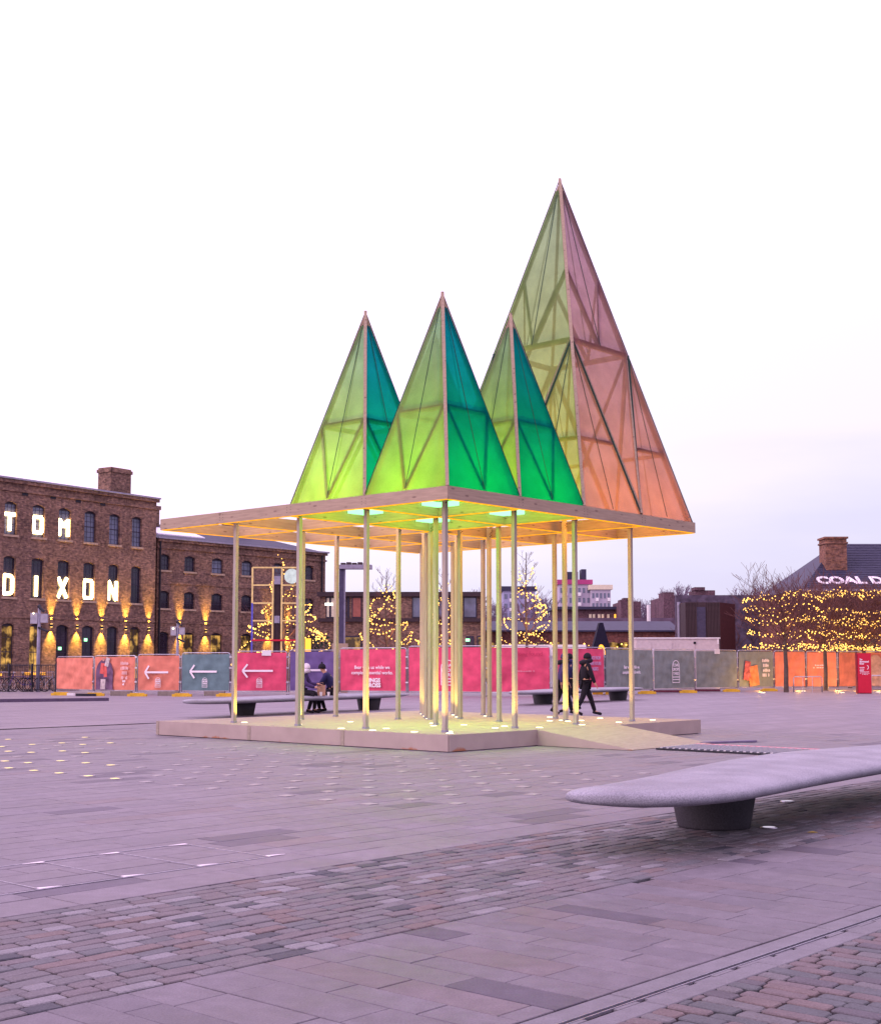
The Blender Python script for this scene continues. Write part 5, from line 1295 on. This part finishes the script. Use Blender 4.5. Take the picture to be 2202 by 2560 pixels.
# black A frame
Y = 88; a = at(1503, 1557, Y)
af = thing('arched_cone_hut', 'black pointed cone hut with an arched lit opening', 'hut', (a.x, Y, 0), 0)
ring = []; n = 20; mb = MB()
hz = a.z; w0 = at(1531, 1640, Y).x - a.x
outer = [(-w0 - .5, 0), (-.12, hz), (.12, hz), (w0 + .5, 0)]
inner = [(w0 * .42, 0)] + [(w0 * .42 * math.cos(math.pi * q_ / 10), 2.05 + w0 * .9 * math.sin(math.pi * q_ / 10)) for q_ in range(11)] + [(-w0 * .42, 0)]
pts = outer + inner
for y_ in (0, 1.0): mb.v += [(x_, y_, z_) for x_, z_ in pts]
m_ = len(pts)
for q_ in range(m_): mb.f.append((q_, (q_ + 1) % m_, m_ + (q_ + 1) % m_, m_ + q_))
# front face as strips between outer and inner outlines
bmx = bmesh.new(); vv = [bmx.verts.new((x_, 0, z_)) for x_, z_ in pts]; bmx.faces.new(vv); bmesh.ops.triangulate(bmx, faces=bmx.faces[:])
bmx.verts.index_update(); mb.f += [tuple(v.index for v in f.verts) for f in bmx.faces]; bmx.free()
mb.build('cone_shell', plain('matt_black', (.01, .008, .025), .8), af)
MB().box((-.35, .4, 2.0), (.35, .5, 2.9)).build('lit_interior', M.orange_e, af)
# white post and slim masts
for px, yt, Y, r_, lb in ((1621, 1513, 110, .16, 'short white post sticking up above the arcade roof'), (1696, 1505, 86, .10, 'slim grey pole at the corner of the clad kiosk')):
    p = at(px, yt, Y); o = MB().tube([(0, 0, 0), (0, 0, p.z)], r_, 8).build('pole', M.white if 'white' in lb else M.greypaint, loc=(p.x, Y, 0)); tag(o, lb, 'pole')

# yellow frame structure
Y = 73; a = at(631.6, 1419, Y); b = at(752, 1419, Y)
yf = thing('open_frame_structure', 'open pale yellow metal frame with a round mint disc above a red rail', 'frame structure', (a.x, Y, 0), 0)
w_ = b.x - a.x; zz = [at(632, y_, Y).z for y_ in (1419, 1463, 1508, 1552)]
fm = MB()
for x_ in (0, w_ * .425, w_ * .61, w_): fm.bar((x_, 0, 1.2 if x_ else zz[2]), (x_, 0, zz[0]), .09)
for z_ in zz: fm.bar((0, 0, z_), (w_ * .425, 0, z_), .08).bar((w_ * .61, 0, z_), (w_, 0, z_), .08)
fm.bar((w_ * .425, 0, zz[0]), (w_ * .61, 0, zz[0]), .08)
fm.build('frame', M.yframe, yf)
MB().bar((0, 0, 0), (0, 0, zz[2]), .09).build('blue_post', plain('blue_post_paint', (.10, .10, .5), .5), yf)
dc = at(730, 1441, Y); MB().lathe([(.41, 0), (.41, .08)], 28).build('disc', M.mint, yf, loc=(dc.x - a.x, -.06, dc.z), rot=(math.pi / 2, 0, 0))
rz1 = at(700, 1601, Y).z; MB().bar((0, -.05, rz1), (w_ * 1.05, -.05, rz1), .06, .09).build('red_rail', M.red, yf)
tx_ = w_ * .515; MB().tube([(tx_, .3, 0), (tx_, .3, zz[0] - .5)], .28, 10, r2=.22).build('column', M.darkclad, yf)
MB().box((tx_ - .18, -.02, zz[1] + .05), (tx_ + .18, .06, zz[1] + .5)).box((tx_ - .15, -.02, zz[2] - 1.1), (tx_ + .15, .06, zz[2] - .7)).build('fixture', M.greypaint, yf)
p = at(770, 1612, 74); o = MB().box((-.16, -.05, p.z - .6), (.16, .05, p.z + .35)).build('heater', M.orange_e, loc=(p.x, 74, 0)); MB().box((-.2, .06, 0), (.2, .2, p.z + .4)).build('heater_case', M.black, o); tag(o, 'glowing orange upright heater beside the dark shrub', 'heater')
# dark shrub
rnd = random.Random(5); mb = MB(); p = at(800, 1612, 75)
for k in range(900):
    a_ = rnd.uniform(0, 6.28); rr = .95 * rnd.random() ** .5; z_ = 1.2 + 2.0 * rnd.random() * (1 - rr * .3); c0 = Vector((rr * math.cos(a_), rr * math.sin(a_) * .7, z_)); s_ = .09
    mb.add([c0 + Vector((rnd.uniform(-s_, s_), rnd.uniform(-s_, s_), rnd.uniform(-s_, s_))) for _ in range(3)], [(0, 1, 2)])
sh = thing('evergreen_shrub', 'dark rounded evergreen shrub behind the purple banner', 'shrub', (p.x, 75, 0)); mb.build('foliage', plain('dark_leaf', (.02, .045, .03), .8), sh); MB().tube([(0, 0, 0), (0, 0, 1.6)], .06, 6).build('stem', M.bark, sh)
string_lights('string_lights', 'warm light string draped low over the evergreen shrub', [[(at(x_, 0, 74).x, 74, at(x_, 1592 - (x_ - 765) * .06 - 4 * math.sin(x_ * .2), 74).z) for x_ in range(765, 826, 4)], [(at(x_, 0, 74).x, 74, at(x_, 1598 + 4 * math.sin(x_ * .9), 74).z) for x_ in range(803, 817, 3)]], r=.06, step=.14)
# lighting mast
Y = 66; a = at(855, 1423, Y)
lm = thing('lighting_mast', 'tall dark square lighting mast with a flat cantilevered head on a timber clad base', 'lighting mast', (a.x, Y, 0), 0)
MB().box((-.13, -.13, 1.8), (.10, .13, a.z)).build('mast', plain('mast_dark', (.06, .05, .10), .5), lm); MB().box((.102, -.10, 1.8), (.17, .10, a.z)).build('mast_edge', M.greypaint, lm)
e_ = at(930, 1415, Y); MB().box((-.15, -.35, a.z), (e_.x - a.x, .35, a.z + .2)).build('head', M.greypaint, lm); 
hb2 = MB()
for k in range(5): hb2.box((k * .28 - .05, -.3, a.z + .201), (k * .28 + .18, .3, a.z + .30 + .03 * (k % 2)))
hb2.build('lamp_tray', M.darkclad, lm)
MB().box((-.45, -.35, 0), (.30, .35, 2.42)).build('timber_base', M.timber, lm)
# distant lamp post near the central gap
p = gp(1217, 1741); o = thing('slim_bollard_pole', 'thin black and silver pole seen between two central posts in front of the pink banners', 'pole', (p.x, p.y - 1, 0)); MB().tube([(0, 0, .0), (0, 0, 2.2)], .03, 8).build('tube', M.steel, o); MB().box((-.05, -.05, 1.5), (.05, .05, 1.72)).box((-.05, -.05, .55), (.05, .05, .65)).box((-.06, -.06, 0), (.06, .06, .06)).build('clamp', M.black, o)

# far bare trees
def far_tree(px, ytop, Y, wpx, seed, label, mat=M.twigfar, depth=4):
    rnd = random.Random(seed); p = at(px, ytop, Y); h = p.z * .80; w_ = wpx / F * Y
    t = thing('distant_tree', label, 'tree', (p.x, Y, 0), 0, 'bare trees on the skyline')
    MB().tube([(0, 0, 0), (0, 0, h * .55)], .35 * h / 20, 6, r2=.18 * h / 20, cap=False).build('trunk', mat, t)
    mb = MB()
    for k in range(12):
        a_ = k * 2.4; make_branches(rnd, (0, 0, h * (.4 + .025 * k)), (math.cos(a_) * w_ / h * 2.2, math.sin(a_) * .6, 1), h * .21, .07 * h / 20, depth, mb, .5, .2, .018 * Y / 150, (2, 3), 2)
    mb.build('crown', mat, t)
for i_, q_ in enumerate([(1768 + 10, 1452, 260, 20, 'slim pointed bare tree beside the mansion block stair tower'), (1605, 1490, 230, 30, 'bare tree above the stepped brick block'), (1645, 1497, 235, 30, 'small bare tree left of the mansion block'), (1850, 1468, 190, 40, 'bare tree above the end of the mansion block'),
                         (1895, 1458, 185, 50, 'bare tree above the first clipped tree'), (1950, 1440, 180, 60, 'broad bare tree rising between the clipped tree and the slate roof'), (1995, 1430, 178, 55, 'tallest bare tree against the hip of the slate roof'),
                         (1695, 1484, 240, 30, 'bare tree behind the mansion block'), (1180, 1470, 200, 50, 'bare tree rising behind the flat roofed block'), (1235, 1498, 220, 40, 'small bare tree beside the first tower block'), (1350, 1480, 240, 50, 'bare tree between the two groups of towers')]):
    far_tree(q_[0] if i_ else 1700, *q_[1:4], 40 + i_, q_[4])
# ivy covered wall between kiosk and slate roof building
a = at(1690, 1520, 100); b = at(2010, 1520, 100)
o = thing('ivy_wall', 'grey wall overgrown with bare creeper between the clad kiosk and the slate roofed building', 'wall', (a.x, 100, 0)); MB().box((0, 0, 0), (b.x - a.x, .6, at(1900, 1488, 100).z)).build('wall', plain('creeper_grey', (.085, .065, .10), .95, var=.45, scale=2.2, bump=.6, bscale=6), o)
rnd = random.Random(77); mb = MB()
for k in range(240):
    x_ = rnd.uniform(0, b.x - a.x); z_ = rnd.uniform(.5, 5.2); make_branches(rnd, (x_, -.05, z_), (rnd.uniform(-1, 1), -.1, 1), .7, .02, 1, mb, .6, .2, .012, (2, 3), 2)
mb.build('creeper', M.twig, o)
# low skyline behind everything
o, w_, zt_ = block('long_brick_range', 'long dark range of buildings closing the far side of the square', 'building', 1200, 2010, 1545, 135, plain('dusky_brick', (.12, .08, .12), .9, var=.4, scale=.8), 10)

# ------------------------------------------------------------------ people
def skin_mesh(name, nodes, edges, mat, levels=1):
    me = bpy.data.meshes.new(name); me.from_pydata([n[0] for n in nodes], edges, []); me.update()
    o = bpy.data.objects.new(name, me); col.objects.link(o)
    o.modifiers.new('skin', 'SKIN'); sub = o.modifiers.new('sub', 'SUBSURF'); sub.levels = levels; sub.render_levels = levels
    for i, n in enumerate(nodes):
        r = n[1]; me.skin_vertices[0].data[i].radius = (r, r) if not isinstance(r, tuple) else r
    me.skin_vertices[0].data[0].use_root = True
    dg = bpy.context.evaluated_depsgraph_get(); m2 = bpy.data.meshes.new_from_object(o.evaluated_get(dg)); bpy.data.objects.remove(o)
    m2.materials.clear(); m2.materials.append(mat); m2.shade_smooth()
    return m2
def person(label, loc, rz, J, top, legs, hat=None, hatr=.115, group=None, shoes=M.darkcloth, hood=None):
    """J: joint positions (facing +x)"""
    p = thing('person', label, 'person', loc, rz, group)
    def V_(k): return J[k]
    nd = [(V_('pelvis'), .12), (V_('waist'), .115), (V_('chest'), .135), (V_('neck'), .055), (V_('head'), .085), (V_('crown'), .075)]
    ed = [(0, 1), (1, 2), (2, 3), (3, 4), (4, 5)]
    for s in ('l', 'r'):
        n0 = len(nd); nd += [(V_('sh' + s), .065), (V_('el' + s), .042), (V_('wr' + s), .028), (V_('ha' + s), .035)]; ed += [(2, n0), (n0, n0 + 1), (n0 + 1, n0 + 2), (n0 + 2, n0 + 3)]
        n0 = len(nd); nd += [(V_('hi' + s), .085), (V_('kn' + s), .058), (V_('an' + s), .038), (V_('to' + s), .035)]; ed += [(0, n0), (n0, n0 + 1), (n0 + 1, n0 + 2), (n0 + 2, n0 + 3)]
    body = place('body', skin_mesh('body', nd, ed, M.skin), p)
    hd = Vector(V_('head')); 
    MB().add([(hd.x + .08, hd.y - .018, hd.z - .01), (hd.x + .08, hd.y + .018, hd.z - .01), (hd.x + .082, hd.y, hd.z + .035), (hd.x + .115, hd.y, hd.z - .008)], [(0, 1, 3), (1, 2, 3), (2, 0, 3), (0, 2, 1)]).build('nose', M.skin, p)
    MB().octa((hd.x + .078, hd.y - .034, hd.z + .03), .012).octa((hd.x + .078, hd.y + .034, hd.z + .03), .012).build('eyes', M.darkcloth, p)
    jn = [(V_('pelvis'), .165), (V_('waist'), .155), (V_('chest'), .18), (tuple(Vector(V_('neck')) - Vector((0, 0, .015))), .085)]; je = [(0, 1), (1, 2), (2, 3)]
    for s in ('l', 'r'):
        n0 = len(jn); jn += [(V_('sh' + s), .095), (V_('el' + s), .068), (V_('wr' + s), .048)]; je += [(2, n0), (n0, n0 + 1), (n0 + 1, n0 + 2)]
    place('jacket', skin_mesh('jacket', jn, je, top), p)
    ln = [(V_('pelvis'), .15)]; le = []
    for s in ('l', 'r'):
        n0 = len(ln); ln += [(V_('hi' + s), .11), (V_('kn' + s), .078), (V_('an' + s), .058)]; le += [(0, n0), (n0, n0 + 1), (n0 + 1, n0 + 2)]
    place('trousers', skin_mesh('trousers', ln, le, legs), p)
    for s in ('l', 'r'):
        a_, t_ = Vector(V_('an' + s)), Vector(V_('to' + s)); MB().tube([a_ + (a_ - t_) * .35 + Vector((0, 0, -.02)), a_ + Vector((0, 0, -.02)), t_, t_ + (t_ - a_) * .25], .048, 8, r2=.035).build('shoe', shoes, p, True)
        h_, w2 = Vector(V_('ha' + s)), Vector(V_('wr' + s)); dv = (h_ - w2).normalized(); sd = dv.cross(Vector((0, 0, 1)));  sd = sd.normalized() if sd.length > .1 else Vector((0, 1, 0))
        fg = MB()
        for q_ in range(4): fg.tube([h_ + sd * (.012 * (q_ - 1.5)), h_ + sd * (.016 * (q_ - 1.5)) + dv * (.05 + .008 * (q_ in (1, 2))), h_ + sd * (.016 * (q_ - 1.5)) + dv * .075 + Vector((0, 0, -.02))], .009, 5, r2=.007)
        fg.tube([h_ - dv * .02 + sd * .02, h_ + sd * .05 + dv * .02], .010, 5, r2=.008).build('fingers', M.skin, p)
    if hat:
        hm = MB().lathe([(hatr * .98, -.02), (hatr * 1.04, .02), (hatr * .95, .07), (hatr * .65, .12), (.02, .145)], 14).mesh('hat', hat, True)
        place('hat', hm, p, (hd.x - .005, hd.y, hd.z + .015))
        if hood is None: MB().octa((hd.x, hd.y, hd.z + .175), .035).build('bobble', hat, p)
    if hood: 
        mbh = MB(); n = 14; nk = Vector(V_('neck'))
        pts = [nk + Vector((.13 * math.cos(2 * math.pi * k / n) - .02, .17 * math.sin(2 * math.pi * k / n), .03 + .03 * math.cos(2 * math.pi * k / n))) for k in range(n + 1)]
        mbh.tube(pts, .065, 8, cap=False).build('fur_hood', hood, p, True)
    return p
def sit(lean, reach, look=0.0, seat=.50):
    z = seat + .11
    ch = Vector((lean * .45, 0, z + .40)); nk = Vector((lean * .66, 0, z + .56)); hd = nk + Vector((.05 + look, 0, .125))
    J = {'pelvis': (0, 0, z), 'waist': (lean * .18, 0, z + .18), 'chest': tuple(ch), 'neck': tuple(nk), 'head': tuple(hd), 'crown': tuple(hd + Vector((-.01, 0, .07)))}
    for s, y in (('l', .2), ('r', -.2)):
        J['sh' + s] = (ch.x, y, ch.z + .07); J['el' + s] = (ch.x + .16, y * 1.1, ch.z - .17); J['wr' + s] = (ch.x + reach, y * .6, ch.z - .2 + (.04 if s == 'l' else -.06)); J['ha' + s] = (ch.x + reach + .07, y * .55, ch.z - .21 + (.04 if s == 'l' else -.06))
        J['hi' + s] = (.06, y * .5, z - .02); J['kn' + s] = (.46, y * .65, z - .03); J['an' + s] = (.40 if s == 'l' else .30, y * .6, .09); J['to' + s] = (.54 if s == 'l' else .44, y * .7, .045)
    return J
pa = at(750, 1735, 38.9); pb = at(818, 1735, 39.6)
person('person in white fur trimmed hood and purple jacket seated on the bench', (pa.x - .02, 39.05, 0), R(-12), sit(.22, .40), M.purplecloth, M.darkcloth, hat=M.fur, hood=M.fur)
person('person in black bobble hat and navy coat leaning over a paper bag', (pb.x + .18, 39.75, 0), R(172), sit(.42, .34, .04), M.navy, M.darkcloth, hat=M.darkcloth)
p = at(803, 1735, 39.2); bgk = thing('paper_bag', 'brown paper carrier bag with handles standing on the bench between the two people', 'bag', (p.x, 39.2, .505), R(10))
MB().add([(-.12, -.07, 0), (.12, -.07, 0), (.12, .07, 0), (-.12, .07, 0), (-.12, -.06, .29), (.12, -.06, .31), (.12, .06, .30), (-.12, .06, .28)], [(0, 3, 2, 1), (0, 1, 5, 4), (1, 2, 6, 5), (2, 3, 7, 6), (3, 0, 4, 7)]).build('bag_body', M.paper, bgk)
MB().tube([(-.05, -.06, .29), (-.05, -.06, .37), (.05, -.06, .38), (.05, -.06, .30)], .006, 5).build('handle', M.paper, bgk)
for px, lb in ((802, 'small white cup on the bench in front of the paper bag'), (821, 'small white cup on the bench beside the navy coat')):
    q_ = at(px, 1735, 38.9); o = MB().lathe([(.03, 0), (.042, .11), (.044, .115)], 12).build('paper_cup', M.white, loc=(q_.x, 38.95, .502)); tag(o, lb, 'cup')
def walk(stride, sgn, bag=False):
    J = {'pelvis': (0, 0, .93), 'waist': (.01, 0, 1.08), 'chest': (.03, 0, 1.30), 'neck': (.05, 0, 1.47), 'head': (.08, 0, 1.59), 'crown': (.07, 0, 1.67)}
    for s, y in (('l', .19), ('r', -.19)):
        k = 1 if (s == 'l') == (sgn > 0) else -1
        J['sh' + s] = (.03, y, 1.40); J['el' + s] = (.03 - k * .10, y * 1.25, 1.12); J['wr' + s] = (.08 - k * .14, y * 1.2, .90); J['ha' + s] = (.10 - k * .16, y * 1.2, .83)
        J['hi' + s] = (.0, y * .5, .88); J['kn' + s] = (k * stride * .45 + .04, y * .5, .50); J['an' + s] = (k * stride, y * .5, .10 if k > 0 else .14); J['to' + s] = (k * stride + .15, y * .55, .045 if k > 0 else .05)
    return J
gW = 'walkers in dark coats'
p = gp(1463, 1789); person('walker in black striding in front of the pink lettered banner', (p.x, p.y, 0), R(8), walk(.30, 1), M.darkcloth, M.darkcloth, group=gW, hat=M.darkcloth, hood=M.darkcloth)
p = gp(1401, 1787); person('walker in dark purple coat half hidden by two lit posts', (p.x + .05, p.y, 0), R(5), walk(.26, -1), M.purplecloth, M.darkcloth, group=gW, hat=M.purplecloth, hood=M.darkcloth)
p = gp(1432, 1782); person('walker in navy coat between the two lit posts, behind the others', (p.x, p.y + .2, 0), R(186), walk(.22, 1), M.navy, M.darkcloth, group=gW, hat=M.darkcloth, hood=M.navy)
